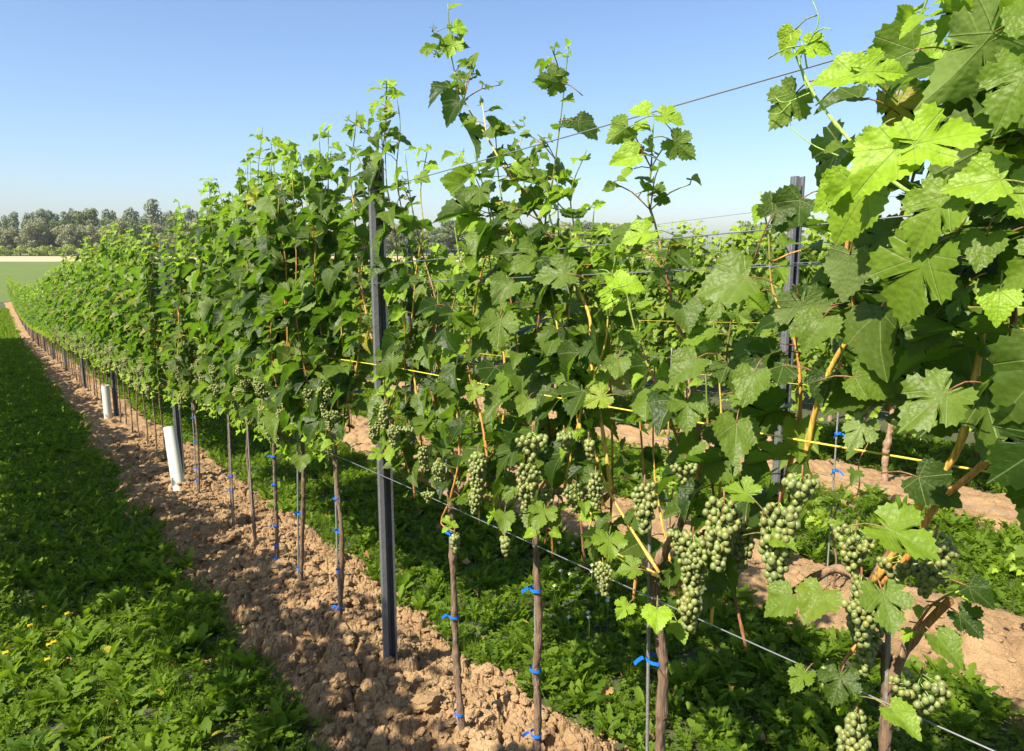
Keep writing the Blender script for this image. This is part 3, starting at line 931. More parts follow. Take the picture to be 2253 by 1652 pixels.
# vine B
near_vine('vine with the bright round leaf on its stem', Q([(1447, 1700), (1455, 1560), (1458, 1450), (1450, 1400), (1440, 1250)]),
          [Q([(1440, 1250), (1480, 1180), (1530, 1080), (1545, 1020)], 0, -.02), Q([(1445, 1270), (1560, 1290), (1650, 1180), (1700, 1150)], 0.02, 0.03)],
          [(Q([(1500, 1120), (1520, 1060), (1480, 940), (1446, 853), (1416, 780), (1390, 700), (1370, 600)], -.02, 0), dict(r=.0045, c=C_PET * 1.3, size=.095, bare=.3, miss=.25, lateral=.3)),
           (Q([(1545, 1020), (1530, 900), (1522, 770), (1490, 717), (1465, 600), (1440, 490), (1425, 440), (1432, 370), (1437, 262)], 0, 0), dict(r=.0045, c=C_PET * 1.1, size=.10, miss=.15, bare=.12, lateral=.35)),
           (Q([(1700, 1150), (1740, 1010), (1760, 900), (1750, 760), (1700, 640), (1690, 520), (1672, 420)], .02, 0.02), dict(r=.0045, size=.105, miss=.12)),
           (Q([(1450, 1260), (1380, 1150), (1330, 1060), (1300, 960), (1270, 850)], -.03, -.02), dict(r=.0042, c=C_CANE_Y, size=.085, bare=.2)),
           (Q([(1620, 1200), (1650, 1080), (1640, 950), (1600, 800), (1610, 680), (1600, 560)], .03, .05), dict(r=.004, size=.10, miss=.2)),
           (Q([(1440, 1260), (1380, 1230), (1330, 1200)], -.03, -.06), dict(r=.003, size=.07, miss=.2)),
           ] + fill_shoots((1400, 1480, 1560, 1650), 1.52) + column([(1465, 600), (1440, 490), (1425, 440), (1432, 370), (1437, 290)], 0, 0, 3, .09, .065) + column([(1750, 760), (1700, 640), (1690, 520), (1672, 440)], .02, 0, 1),
          [bun(1418, 1050, 1, 1.0, -.10), bun(1525, 1165, 2, 1.0, -.12), bun(1520, 1275, 1, 1.0, -.12), bun(1592, 1080, 0, 1.1, -.10), bun(1640, 1140, 1, .9, -.04),
           bun(1716, 1090, 0, 1.15, -.10), bun(1507, 1005, 3, .8, -.10), bun(1765, 1030, 3, 1.0, -.10), bun(1325, 1230, 1, .75, -.08), bun(1495, 1150, 3, .9, -.03), bun(1385, 1230, 5, .8, -.05)],
          'grapevine with a bright round leaf on its stem and the heaviest green bunches', r0=.0150, ties=((0.20, 0), (0.66, 0)), roddy=0.02)
# vine C
near_vine('vine with the blue bow', Q([(1179, 1672), (1183, 1560), (1178, 1480), (1186, 1400), (1182, 1300), (1178, 1180), (1175, 1100)]),
          [Q([(1176, 1110), (1230, 1080), (1300, 1110), (1350, 1080)], 0, 0), Q([(1175, 1110), (1120, 1080), (1080, 1100)], 0, 0)],
          [(Q([(1330, 1120), (1290, 1000), (1255, 850), (1230, 740), (1212, 640), (1190, 540)], -.02, 0), dict(r=.0045, c=C_CANE_Y, size=.10, bare=.15, miss=.3, lateral=.35)),
           (Q([(1345, 1080), (1315, 880), (1300, 800), (1297, 700), (1262, 620), (1210, 525), (1165, 450), (1110, 370), (1070, 300), (1020, 220), (992, 120), (985, 8)], 0, 0.02), dict(r=.0052, c=C_CANE_Y, size=.105, miss=.10, bare=.2, lateral=.5)),
           (Q([(1200, 1090), (1210, 960), (1180, 800), (1190, 650), (1200, 480), (1215, 400), (1228, 300), (1240, 200), (1250, 105)], .02, 0.02), dict(r=.0048, c=C_PET * 1.2, size=.095, miss=.2, lateral=.4)),
           (Q([(1240, 1080), (1280, 900), (1330, 760), (1340, 640), (1360, 540)], -.02, 0.0), dict(r=.004, c=C_CANE_Y, size=.09, miss=.3, lateral=.2, bare=.2)),
           (Q([(1150, 1090), (1160, 930), (1140, 790), (1120, 640), (1090, 500), (1060, 400), (1040, 330)], 0, 0), dict(r=.004, size=.105)),
           (Q([(1180, 1090), (1230, 1000), (1260, 880), (1250, 700), (1270, 560), (1255, 430), (1290, 330)], .05, 0.04), dict(r=.004, size=.105)),
           (Q([(1170, 1120), (1200, 1160), (1150, 1190)], -.03, -.06), dict(r=.003, size=.07)),
           (Q([(1260, 1100), (1300, 1130), (1290, 1180)], -.03, -.05), dict(r=.003, size=.07)),
           ] + fill_shoots((1095, 1150, 1200, 1260, 1330), 1.82) + column([(1297, 700), (1262, 620), (1210, 525), (1165, 450), (1110, 370), (1070, 300), (1020, 220), (992, 120), (985, 40)], 0, .1, 3, .10, .085) + column([(1200, 480), (1215, 400), (1228, 300), (1240, 200), (1250, 130)], .02, 0, 2, .095, .075),
          [bun(1165, 1010, 0, 1.0, -.11), bun(1172, 940, 3, 1.25, -.10), bun(1240, 940, 3, .85, -.10), bun(1310, 1030, 1, .8, -.08), bun(1265, 1060, 4, .8, -.05), bun(1110, 1170, 5, 1.1, -.08),
           bun(1205, 1060, 1, .85, -.05), bun(1295, 955, 5, 1.0, -.08), bun(1120, 1030, 1, .8, -.03)],
          'grapevine with a blue ribbon bow low on its knotty stem, third from the right', r0=.0125, extra=hero_mid, ties=((0.24, 0), (0.44, 0.0), (0.68, 0)), roddy=-0.006)
# vine D
near_vine('first vine right of the steel post', Q([(1020, 1625), (1012, 1550), (1003, 1440), (998, 1300), (994, 1190), (990, 1080)]),
          [Q([(991, 1090), (1040, 1060), (1100, 1080)], 0, 0), Q([(990, 1090), (940, 1060), (910, 1050)], 0, 0)],
          [(Q([(1080, 1070), (1060, 930), (1030, 800), (1050, 640), (1080, 500), (1050, 400), (1010, 330)], -.01, 0), dict(r=.0042, c=C_CANE, size=.105, miss=.15)),
           (Q([(1000, 1080), (970, 950), (940, 800), (960, 680), (930, 560), (905, 450), (890, 330)], 0, 0), dict(r=.0042, c=C_PET * 1.3, size=.09, miss=.3, lateral=.3)),
           (Q([(930, 1050), (920, 900), (900, 760), (880, 640), (870, 520), (850, 400), (848, 300), (850, 180)], 0, -.02), dict(r=.0042, c=C_CANE_Y, size=.10, miss=.1, lateral=.6)),
           (Q([(1040, 1060), (1100, 960), (1110, 800), (1090, 680), (1130, 560), (1100, 420), (1090, 300)], .03, 0.03), dict(r=.004, size=.105)),
           (Q([(990, 1100), (1010, 1000), (1000, 860), (985, 740), (1010, 600), (1000, 500)], -.04, -.02), dict(r=.004, c=C_CANE, size=.09, miss=.25)),
           (Q([(985, 1110), (970, 1150), (1000, 1170)], -.02, -.05), dict(r=.003, size=.075)), (Q([(1050, 1080), (1090, 1120), (1100, 1160)], -.03, -.06), dict(r=.003, size=.075)),
           (Q([(900, 1040), (880, 980), (850, 900), (845, 800)], -.08, -.06), dict(r=.003, size=.085, lateral=.9)),
           (Q([(770, 900), (790, 760), (795, 600), (820, 450), (842, 330), (850, 240), (850, 172)], .03, -.02), dict(r=.0038, size=.105, lateral=.8, node=.065)),
           (Q([(905, 860), (920, 700), (905, 560), (885, 470), (872, 380), (880, 280), (872, 210)], .05, -.02), dict(r=.0036, size=.10, lateral=.8, node=.065)),
           (Q([(860, 900), (900, 740), (915, 600), (930, 500), (925, 420), (940, 330)], .0, .0), dict(r=.0036, size=.10, lateral=.7)),
           (Q([(820, 760), (790, 600), (780, 470), (770, 380), (780, 300), (785, 240)], 0, 0), dict(r=.0036, size=.10, lateral=.8)),
           (Q([(840, 1010), (860, 960), (855, 900), (870, 850)], -.10, -.08), dict(r=.003, size=.085, lateral=.9)),
           ] + fill_shoots((905, 950, 990, 1040), 1.72) + column([(820, 420), (842, 330), (850, 240), (850, 180)], -.02, 0, 3, .09, .10) + column([(930, 560), (905, 450), (890, 330)], 0, 0, 2, .09, .08),
          [bun(1052, 985, 2, 1.0, -.10), bun(1000, 1165, 5, 1.2, -.06), bun(1050, 1050, 0, .8, -.08), bun(940, 1075, 3, .7, -.08), bun(930, 975, 1, .8, -.08), bun(965, 1010, 4, .8, -.05), bun(1010, 1010, 0, .8, .0), bun(900, 930, 3, .9, -.06), bun(845, 880, 1, .85, -.12), bun(868, 930, 4, .8, -.12), bun(825, 910, 0, .8, -.10)],
          'grapevine with three blue ties standing first to the right of the near steel post', r0=.0135, ties=((0.09, 0), (0.43, 0), (0.72, 0)), roddy=0.022)

# tendrils of the young shoot at the top right
for pl in ([(1775, 200), (1760, 130), (1790, 75), (1800, 40), (1785, 0), (1765, -10)], [(1790, 75), (1810, 62), (1830, 66)], [(1775, 150), (1765, 100), (1740, 60), (1720, 55)],
           [(1780, 205), (1730, 225), (1710, 220), (1700, 205)], [(1740, 225), (1715, 250), (1690, 250)], [(1850, 345), (1790, 320), (1740, 280), (1742, 260), (1755, 262)]):
    rt_ = NEARV['grapevine at the right edge']; o_ = np.array([0, 0, 0.0])
    pts_ = smooth_path(Q(pl, -.15), .006)
    w_ = P(*STEM_A[0]) if False else None
    base_ = P(1975, 1652); base_ = np.array([base_[0], base_[1], float(hbase(base_[1])) + .02])
    V, F, uv = tube(pts_ - base_, np.linspace(.0013, .0006, len(pts_)), 5); g = Geo(); g.add(V, F, uv, C_GREEN * 1.3)
    link('tendril', g.mesh('tendril', M_cane), rt_)

# vines beyond the post, canopy filled by rule but with the photographed stems and heights
STEMS = [
    ([(745, 1382), (750, 1300), (752, 1180), (742, 1080), (735, 975), (733, 930)], 2.30, 'grapevine with four blue ties, first left of the near steel post', 'first vine left of the steel post', (0.10, 0.28, 0.47, 0.62)),
    ([(661, 1305), (664, 1200), (667, 1100), (667, 1020), (664, 930)], 2.28, 'grapevine with a pale leaf over its dark stem, second left of the near steel post', 'second vine left of the steel post', (0.12, 0.43)),
    ([(607, 1228), (608, 1150), (604, 1050), (602, 950), (600, 900)], 2.36, 'grapevine with three ties near the soil, third left of the near steel post', 'third vine left of the steel post', (0.06, 0.14, 0.26, 0.5, 0.66)),
    ([(562, 1187), (552, 1080), (545, 1000), (545, 900), (545, 880)], 2.22, 'crooked grapevine stem without ribbon, fourth left of the near steel post', 'fourth vine left of the steel post', ()),
    ([(513, 1152), (508, 1060), (504, 960), (503, 890), (502, 870)], 2.34, 'grapevine with two low blue ties, fifth left of the near steel post', 'fifth vine left of the steel post', (0.26, 0.36)),
    ([(437, 1092), (437, 1010), (432, 940), (425, 880), (424, 860)], 2.24, 'slim grapevine just right of the second steel post', 'vine beside the second steel post', (0.12, 0.22, 0.44, 0.62)),
]
for i, (st, top, lab, key, ties) in enumerate(STEMS):
    pts = Q(st)
    tb = pts[0][1]; hd = pts[-1]; hz = hd[2] - float(hbase(hd[1]))
    lo_t, hi_t = tb - 0.26, tb + (0.26 if i < 4 else 0.40)
    shoots = []
    nsh = 11 if i < 4 else 12
    for j in range(nsh):
        t0 = lo_t + (hi_t - lo_t) * (j + rnd(0.2, 0.8)) / nsh
        h1 = top + .02 - abs(rng.normal(0, 0.12)) - .42 * abs(2 * (t0 - tb) / .54) ** 1.4
        shoots.append((rowshoot(t0, rnd(-0.06, 0.04), hz - 0.02, h1, rnd(-0.14, 0.14)), dict(r=.0038, size=.12, miss=.06, lateral=.6, petiole=True)))
    for j in range(7):
        t0 = rnd(lo_t, hi_t)
        shoots.append(([(-0.02, t0, float(hbase(t0)) + hz + .05), (-0.09, t0 + rnd(-.08, .08), float(hbase(t0)) + hz - .02), (-0.10, t0 + rnd(-.1, .1), float(hbase(t0)) + hz - rnd(.04, .15))], dict(r=.0025, size=.085, miss=.1, lateral=.5)))
    h0 = float(hbase(tb))
    arms = [[hd, (0, tb + 0.10, h0 + hz + .01), (0, hi_t, float(hbase(hi_t)) + hz + .0)], [hd, (0, tb - 0.10, h0 + hz + .02), (0, lo_t, float(hbase(lo_t)) + hz + .01)]]
    bs = []
    for j in range(12):
        t0 = rnd(lo_t, hi_t)
        bs.append((np.array([rnd(-0.13, -0.05), t0, float(hbase(t0)) + hz + rnd(0.02, 0.26)]), int(rng.integers(0, 5)), rnd(.75, 1.0), rnd(0, 6)))
    def pale(lv, fg, o, i=i):
        if i == 1: place_leaf(lv, fg, o, 662, 1005, -.08, .10, 265, (0, .4, .9), .15, .2, 0, 1)
    near_vine(key, pts, arms, shoots, bs, lab, r0=.0125 if i != 5 else .009, tmpl=T_HI if i < 3 else T_MID, extra=pale, ties=[(a, 0) for a in ties], roddy=0.02 if i % 2 else -0.02)


# --- repeats: a few vine bodies, copied along the rows
def vine_variant(seed, top, dense, with_parts=True, tmpl=T_MID, hz=0.80, thick=0.012, width=0.50, size=.11, nb=5, single=False, bottom=0.0, nsh=8, mat=None, sunny=.9, node=.075):
    global rng
    keep = rng; rng = np.random.default_rng(seed)
    tr = [(0, 0, -0.06), (rnd(-.01, .01), rnd(-.02, .02), hz * .35), (rnd(-.015, .015), rnd(-.025, .025), hz * .7), (0, 0, hz)]
    shoots = []; cg = []
    fg = Geo(); lv = Leaves()
    for j in range(nsh):
        y0 = -width / 2 + width * (j + rnd(.1, .9)) / nsh
        h1 = top + .06 - abs(rng.normal(0, .13)) - (.42 if width < .8 else .12) * abs(2 * y0 / width) ** 1.4
        k = 7; wn, wt = rng.normal(0, .05), rng.normal(0, .05); ln = rnd(-.12, .12)
        pl = [(rnd(-.05, .04) * (1 - s_ * .3) + wn * math.sin(s_ * 2.5), y0 + ln * s_ + wt * math.sin(3 * s_) + rng.normal(0, .01), hz - .02 + (h1 - hz) * s_) for s_ in np.linspace(0, 1, k)]
        pts = smooth_path(pl, .05)
        cg.append(cane_geo(pts, .0038, .0015, [C_CANE, C_CANE_Y, C_PET * 1.2][j % 3], C_GREEN, 4, False))
        dress_shoot(lv, fg, pts, size=size, miss=.08 + (1 - dense) * .5, lateral=.6 * dense, petiole=not single, node=node, sunny=sunny)
    for j in range(6):
        y0 = rnd(-width / 2, width / 2)
        pts = smooth_path([(-.02, y0, hz + .05), (-.08, y0 + rnd(-.06, .06), hz - .03), (-.09, y0 + rnd(-.1, .1), hz - rnd(.04, .14) - bottom)], .04)
        dress_shoot(lv, fg, pts, size=size * .85, lateral=.5, petiole=False)
    lv.bake(fg, tmpl, 0)
    tg = trunk_geo(np.array(tr), thick, thick * .85, C_BARK if thick < .02 else C_BARK * 1.9, 7)
    out = None
    if single:
        g = Geo()
        def merge(src, mat):
            for V, F, U, T, M in zip(src.V, src.F, src.U, src.T, src.M):
                pass
        def absorb(src, remap):
            V = np.concatenate(src.V); F = np.concatenate(src.F); U = np.concatenate(src.U); T = np.concatenate(src.T); M = np.concatenate(src.M)
            g.V.append(V); g.F.append(F + g.n); g.U.append(U); g.T.append(T); g.M.append(np.array([remap[int(m)] for m in M])); g.n += len(V)
        absorb(fg, {0: 0, 1: 1}); absorb(tg, {0: 2})
        for c in cg: absorb(c, {0: 1})
        out = g.mesh('grapevine', [mat or M_leaf_far, M_cane, M_bark])
        me = out
    else:
        me = dict(trunk=tg.mesh('trunk', M_bark), canes=[c.mesh('cane', M_cane) for c in cg], fol=fg.mesh('foliage', [mat or M_leaf_far, M_cane]),
                  bun=[((rnd(-.13, -.05), rnd(-width / 2, width / 2), hz + rnd(0.02, .24)), int(rng.integers(3)), rnd(.8, 1.05)) for _ in range(nb)],
                  arm=cane_geo(smooth_path([(0, -width / 2, hz), (0, 0, hz + .02), (0, width / 2, hz)], .05), .007, .006, C_BARK * 1.4, C_BARK * 1.4, 5, False).mesh('arm', M_bark))
    rng = keep
    return me


def put_vine(var, n, t, label, group, canes=True, bunches=True, sc=1.0, flip=False):
    r = root_at('grapevine', n, t, float(hbase(t)) + 0.02)
    if flip: r.rotation_euler = (0, 0, ROT + math.pi)
    r.scale = (1, 1, sc)
    tag(r, label, 'grapevine', group)
    link('trunk', var['trunk'], r); link('foliage', var['fol'], r); link('arm', var['arm'], r)
    if canes:
        for c in var['canes']: link('cane', c, r)
    if bunches:
        for p, k, s_ in var['bun']:
            b = link('grape_bunch', BUNCH_LO[k], r, p); b.scale = (s_,) * 3
            b.rotation_euler = (0, 0, p[1] * 20)
    return r


VAR = [vine_variant(100 + i, 2.20 + .09 * (i % 3), 1.0, nsh=11, nb=8, thick=.009, node=.06, size=.105) for i in range(5)]
VFAR = [vine_variant(200 + i, 2.10 + .07 * (i % 3), 1.0, single=True, nsh=10, size=.115, node=.07, thick=.008) for i in range(4)]
t = 4.75; i = 0
lab_mid = {0: 'grapevine between the two white tubes, first beyond the second steel post', 1: 'grapevine between the two white tubes, second beyond the second steel post'}
while t < 66:
    tt = t + rnd(-.05, .05)
    if t < 17:
        put_vine(VAR[int(rng.integers(5))], 0, tt, lab_mid.get(i, 'leafy grapevine farther down the near row, half hidden by its neighbours'),
                 'grapevines of the near row' if i < 2 else 'grapevines farther down the near row', sc=rnd(.91, 1.07), bunches=True)
    else:
        o = link('grapevine', VFAR[int(rng.integers(4))])
        o.location = to_world(0, tt, float(hbase(tt))); o.rotation_euler = (0, 0, ROT); o.scale = (1.1, 1, rnd(.9, 1.06))
        tag(o, 'small distant grapevine towards the far end of the near row', 'grapevine', 'distant grapevines of the near row')
    t += .485; i += 1

# the row behind: young sparse plants on stakes with ties; the third and fourth rows: old dense vines
VYOUNG = [vine_variant(300 + i, .95 + .2 * i, .8, hz=.45, thick=.006, width=.16, size=.09, nsh=2, nb=0) for i in range(3)]
k = 0
for t in np.arange(-1.6, 14, .97):
    tt = t + rnd(-.1, .1)
    r = put_vine(VYOUNG[k % 3], 2.0, tt, 'young sparse grapevine on a thin stake in the second row', 'young grapevines of the second row', bunches=False)
    st = root_at('vine_stake', 2.0, tt + .03, float(hbase(tt)))
    link('rod', ROD2 if k else rod_mesh(1.15, (0.0, 0.01)).mesh('rod', M_rod), st)
    if k == 0: ROD2 = st.children[0].data; TIE2 = tie_geo(.012, 1).mesh('tie', M_blue)
    for hz in (.45, .62, .8)[: 2 + k % 2]:
        ti = link('tie', TIE2, st, (0, 0, hz)); ti.rotation_euler = (0, 0, k)
    tag(st, 'thin steel stake with blue ties holding a young vine of the second row', 'stake', 'thin stakes of the second row')
    k += 1
VOLD = [vine_variant(400 + i, 1.98 + .06 * i, 1.0, hz=.66, thick=.026, width=1.05, size=.115, nsh=21, nb=0, bottom=.1, sunny=1.5, node=.065, mat=M_leaf_old) for i in range(4)]
VOLD1 = [vine_variant(450 + i, 1.98 + .07 * i, 1.0, hz=.66, thick=.03, width=1.05, size=.125, nsh=18, single=True, node=.075, sunny=1.5, mat=M_leaf_old) for i in range(3)]
k = 0
for t in np.arange(-5.5, 30, .95):
    if t < 9:
        r = put_vine(VOLD[k % 4], 4.0, t + rnd(-.06, .06), 'old dense grapevine with a thick pale trunk in the third row', 'old grapevines of the third row', canes=False, bunches=False, sc=rnd(.93, 1.03))
    else:
        o = link('grapevine', VOLD1[k % 3]); o.location = to_world(4.0, t, float(hbase(t))); o.rotation_euler = (0, 0, ROT)
        tag(o, 'old dense grapevine of the third row, seen far beyond the near canopy', 'grapevine', 'distant old grapevines of the third row')
    k += 1
for ri, nn in enumerate((6.0, 8.0, 10.0)):
    for t in np.arange(-9 - 3 * ri, 22, .98):
        o = link('grapevine', VOLD1[int(rng.integers(3))]); o.location = to_world(nn, t + rnd(-.1, .1), float(hbase(t)))
        o.rotation_euler = (0, 0, ROT + (math.pi if rng.random() < .3 else 0)); o.scale = (1, 1, rnd(.94, 1.05))
        tag(o, 'grapevine of the %s row, only its bright crown showing over the rows in front' % ('fourth', 'fifth', 'sixth')[ri], 'grapevine', 'grapevines of the %s row' % ('fourth', 'fifth', 'sixth')[ri])
# the row on the camera's other side, whose shade lies on the grass
VHIGH = vine_variant(777, 2.25, .9, single=True, nsh=10, size=.11, hz=1.50, thick=.009)  # unseen vines, canopy shaped high to let sun patches reach the grass
k = 0
for t in np.arange(-4.2, 34, .485):
    o = link('grapevine', VHIGH if -.35 < t < 1.55 else VFAR[k % 4]); o.location = to_world(-1.9, t, float(hbase(t))); o.rotation_euler = (0, 0, ROT); o.scale = (1.2, 1, rnd(1.04, 1.15))
    tag(o, 'grapevine of the row whose shade falls on the grass beside the near row', 'grapevine', 'grapevines of the shading row')
    k += 1


# ------------------------------------------------------------------ posts, wires, tubes
def post_mesh(h):
    t_ = 0.0022; w, dpt = 0.050, 0.036
    # open section seen from above (x, y), opening towards -y; ribs pressed into the back
    prof = [(-.007, -dpt / 2), (-w / 2 + .002, -dpt / 2), (-w / 2, -dpt / 2 + .002), (-w / 2, -.004), (-w / 2 + .003, 0), (-w / 2, .004), (-w / 2, dpt / 2), (-.012, dpt / 2), (-.007, dpt / 2 - .006), (.007, dpt / 2 - .006),
            (.012, dpt / 2), (w / 2, dpt / 2), (w / 2, .004), (w / 2 - .003, 0), (w / 2, -.004), (w / 2, -dpt / 2), (w / 2 - .006, -dpt / 2)]
    prof = np.array(prof); d = np.gradient(prof, axis=0); nn = unit(np.stack([d[:, 1], -d[:, 0]], 1))
    A = prof; B = prof - nn * t_
    loop = np.vstack([A, B[::-1]]); k = len(loop); zs = [-.12, h]
    V = np.vstack([np.column_stack([loop, np.full(k, z)]) for z in zs]); F = []
    for i in range(k):
        j = (i + 1) % k; F += [(i, j, k + j), (i, k + j, k + i)]
    m = len(A)
    for i in range(m - 1):
        a, b, c, d_ = i, i + 1, 2 * m - 2 - i, 2 * m - 1 - i
        F += [(k + a, k + b, k + c), (k + a, k + c, k + d_)]
    g = Geo(); g.add(V, F)
    gh = Geo()
    # wire hooks stamped out of both edges
    for z in np.arange(.35, h - .05, .15):
        for sx in (-w / 2 - .0015, w / 2 + .0015):
            c = np.array([[sx - .003, -.012, z], [sx + .003, -.012, z], [sx + .003, -.002, z], [sx - .003, -.002, z]])
            V2 = np.vstack([c, c + np.array([0, 0, .012])])
            F2 = [(0, 1, 2), (0, 2, 3), (4, 6, 5), (4, 7, 6), (0, 5, 1), (0, 4, 5), (1, 6, 2), (1, 5, 6), (2, 7, 3), (2, 6, 7), (3, 4, 0), (3, 7, 4)]
            gh.add(V2, F2)
    g.V += gh.V; g.U += gh.U; g.T += gh.T; g.M += gh.M; g.F += [f + g.n for f in [f_ for f_ in gh.F]]
    return g.mesh('profile', M_steel, False)


PM = post_mesh(2.0)
RN = {0: 'near', 1: 'second', 2: 'third', 3: 'fourth'}
def put_post(n, t, label, group):
    r = root_at('trellis_post', n, t, float(hbase(t)))
    r.rotation_euler = (0, 0, math.radians(17))
    link('profile', PM, r)
    tag(r, label, 'trellis post', group)
PL = ['near galvanised steel post standing in the clods, the widest upright in view', 'second galvanised steel post of the near row, beside the leaning white tube',
      'third galvanised steel post of the near row, beside the upright white tube']
for k in range(16):
    put_post(0, 4.0 * k, PL[k] if k < 3 else 'distant steel post of the near row, seen under the leaves', 'steel posts of the near row')
for k in range(4):
    put_post(2.0, -.33 + 4 * k, ['grey steel post of the second row seen through the leaves on the right', 'grey steel post of the second row behind the gap right of the near post'][k] if k < 2 else 'far steel post of the second row hidden among leaves', 'steel posts of the second row')
for k in range(4):
    put_post(4.0, -.6 + 4 * k - .2, 'steel post of the third row sunk in dense leaves', 'steel posts of the third row')


def wire(n, h, label, mat, r=.0014, t0=-3.2, t1=64, cat='wire', name='trellis_wire', sag=.012, stop=None):
    ts = list(np.arange(t0, 20, .5)) + list(np.arange(20, t1, 2.0))
    pts = np.array([(n + .028 * (1 if n == 0 else .5) * (-1), t_, float(hbase(t_)) + h - sag * math.sin(math.pi * ((t_ % 4) / 4))) for t_ in ts])
    V, F, uv = tube(pts, r, 5); g = Geo(); g.add(V, F, uv)
    o = in_row_frame(link(name, g.mesh(name, mat))); tag(o, label, cat)


wire(0, 1.885, 'topmost wire of the near row, dark against the sky between the tall shoots', M_wire, .0016)
wire(0, 1.63, 'upper catch wire of the near row, running in front of the far treetops', M_wire, .0014)
wire(0, 1.565, 'thin catch wire just under the upper catch wire of the near row', M_wire, .0011)
wire(0, 1.27, 'bright yellow string stretched through the middle of the near canopy', M_string, .0019, sag=.02, cat='string', name='yellow_string')
wire(0, .85, 'lowest bare wire of the near row, below the grapes at the bottom right', M_wire, .0016)
for h_, w_ in ((1.86, 'topmost'), (1.6, 'second'), (1.1, 'middle'), (.6, 'lowest')):
    wire(2.0, h_, '%s wire of the second row, thin and pale behind the near leaves' % w_, M_wire, .0013, t1=30)
wire(2.0, 1.02, 'yellow string of the second row behind the near leaves', M_string, .0016, t1=30, cat='string', name='yellow_string')
for h_, w_, m_ in ((1.75, 'upper', M_wire), (.55, 'lowest', M_wire), (.75, 'lower', M_wire)):
    wire(4.0 - .35 * (h_ > 1), h_, '%s wire in front of the dense leaves of the third row' % w_, m_, .0014, t1=30)
wire(3.6, 1.32, 'upper yellow string in front of the dense leaves of the third row', M_string, .0016, t1=30, cat='string', name='yellow_string')
wire(3.6, 1.20, 'lower yellow string in front of the dense leaves of the third row', M_string, .0016, t1=30, cat='string', name='yellow_string')


def tube_guard(p, top, label):
    z0 = float(hbase(p[1]))
    r = root_at('vine_guard', p[0], p[1], z0)
    a = np.array([0, 0, -.04]); b = top
    seg = np.linspace(0, 1, 8)[:, None]; line = a * (1 - seg) + b * seg
    V1, F1, uv = tube(line, .047, 24, False); V2, F2, _ = tube(line[::-1], .0445, 24, False)
    g = Geo(); g.add(V1, F1, uv); g.add(V2, F2)
    # rim
    k = 24; top1 = np.arange(k) + 7 * k; top2 = np.arange(k)
    a1 = V1[top1]; a2 = a1 + (b - a1) * .055
    F = []
    for i_ in range(k):
        j_ = (i_ + 1) % k; F += [(i_, j_, k + j_), (i_, k + j_, k + i_)]
    g.add(np.vstack([a1, a2]), F)
    o = link('sleeve', g.mesh('sleeve', M_tube), r)
    tag(r, label, 'plant guard', 'white tubes round young vines')


p_ = P(393, 1052, -.10); tb = P(371, 932, -.10)
d_ = tb - p_; tube_guard(p_, np.array([0.0, d_[1] * .9, .50]), 'leaning off-white plastic tube beside the second steel post')
p_ = P(237, 905, -.10); tube_guard(p_, np.array([0.0, .02, .47]), 'upright off-white plastic tube beside the third steel post')


# ------------------------------------------------------------------ ground
def grid_mesh(name, ns, ts, zf, mat, smooth=True):
    A, B = np.meshgrid(ns, ts)
    Z = zf(A, B)
    V = np.stack([A.ravel(), B.ravel(), Z.ravel()], 1); w = len(ns)
    i_, j_ = np.meshgrid(np.arange(len(ns) - 1), np.arange(len(ts) - 1)); a = (j_ * w + i_).ravel()
    F = np.vstack([np.stack([a, a + 1, a + w + 1], 1), np.stack([a, a + w + 1, a + w], 1)])
    g = Geo(); g.add(V, F); return g.mesh(name, mat, smooth)


def lumps(n, t): return .02 * (vnoise(n * 3, t * 3, 5) - .5) + .035 * (vnoise(n * .9, t * .9, 6) - .5)


ns = np.concatenate([np.arange(-14, -3, 1.0), np.arange(-3, 5, .12), np.arange(5, 40, .7)])
ts = np.concatenate([np.arange(-14, -3, 1.0), np.arange(-3, 12, .12), np.arange(12, 70, .6)])
o = in_row_frame(link('ground', grid_mesh('ground', ns, ts, lambda a, b: hbase(b) + lumps(a, b) - .012, M_under)))
tag(o, 'turf ground under the vineyard', 'ground', kind='structure')


def halfw(t): return .44 + .07 * (vnoise(t * 1.7, t * 0 + 3, 9) - .5) * 2


def soil_z(c, detail):
    amp = 1.0 if c == 0 else .55
    def f(a, b):
        u = (a - c)
        edge = np.abs(u + .05 * (vnoise(b * 6, a * 6, 21) - .5) * 2 + .03 * (vnoise(b * 19, a * 19, 22) - .5)) / np.where(u < 0, halfw(b), halfw(b + 50) * .95)
        m = np.clip((1.12 - edge) / .35, 0, 1); m = m * m * (3 - 2 * m)
        z = .030 * m + .030 * np.exp(-(u / .22) ** 2)
        w1 = vnoise(a * 9, b * 9, 31) * .5; w2 = vnoise(a * 9, b * 9, 32) * .5
        z = z + amp * .046 * (chunk(a * 6.0 + w1, b * 6.0 + w2, 41) - .4) * m * (.35 + .9 * vnoise(a * 2.2, b * 2.2, 55))
        z = z + amp * .020 * (chunk(a * 14 + w2, b * 14 + w1, 51) - .4) * m
        z = z + .040 * (vnoise(a * 4, b * 4, 33) - .5) * m
        if detail:
            z = z + amp * .010 * (chunk(a * 31 + w1 * 2, b * 31, 61) - .4) * m + .003 * (chunk(a * 66, b * 66 + w2, 71) - .4) * m + .003 * (vnoise(a * 150, b * 150, 77) - .5)
        return hbase(b) + lumps(a, b) + z - .028 * (1 - m) - .004
    return f


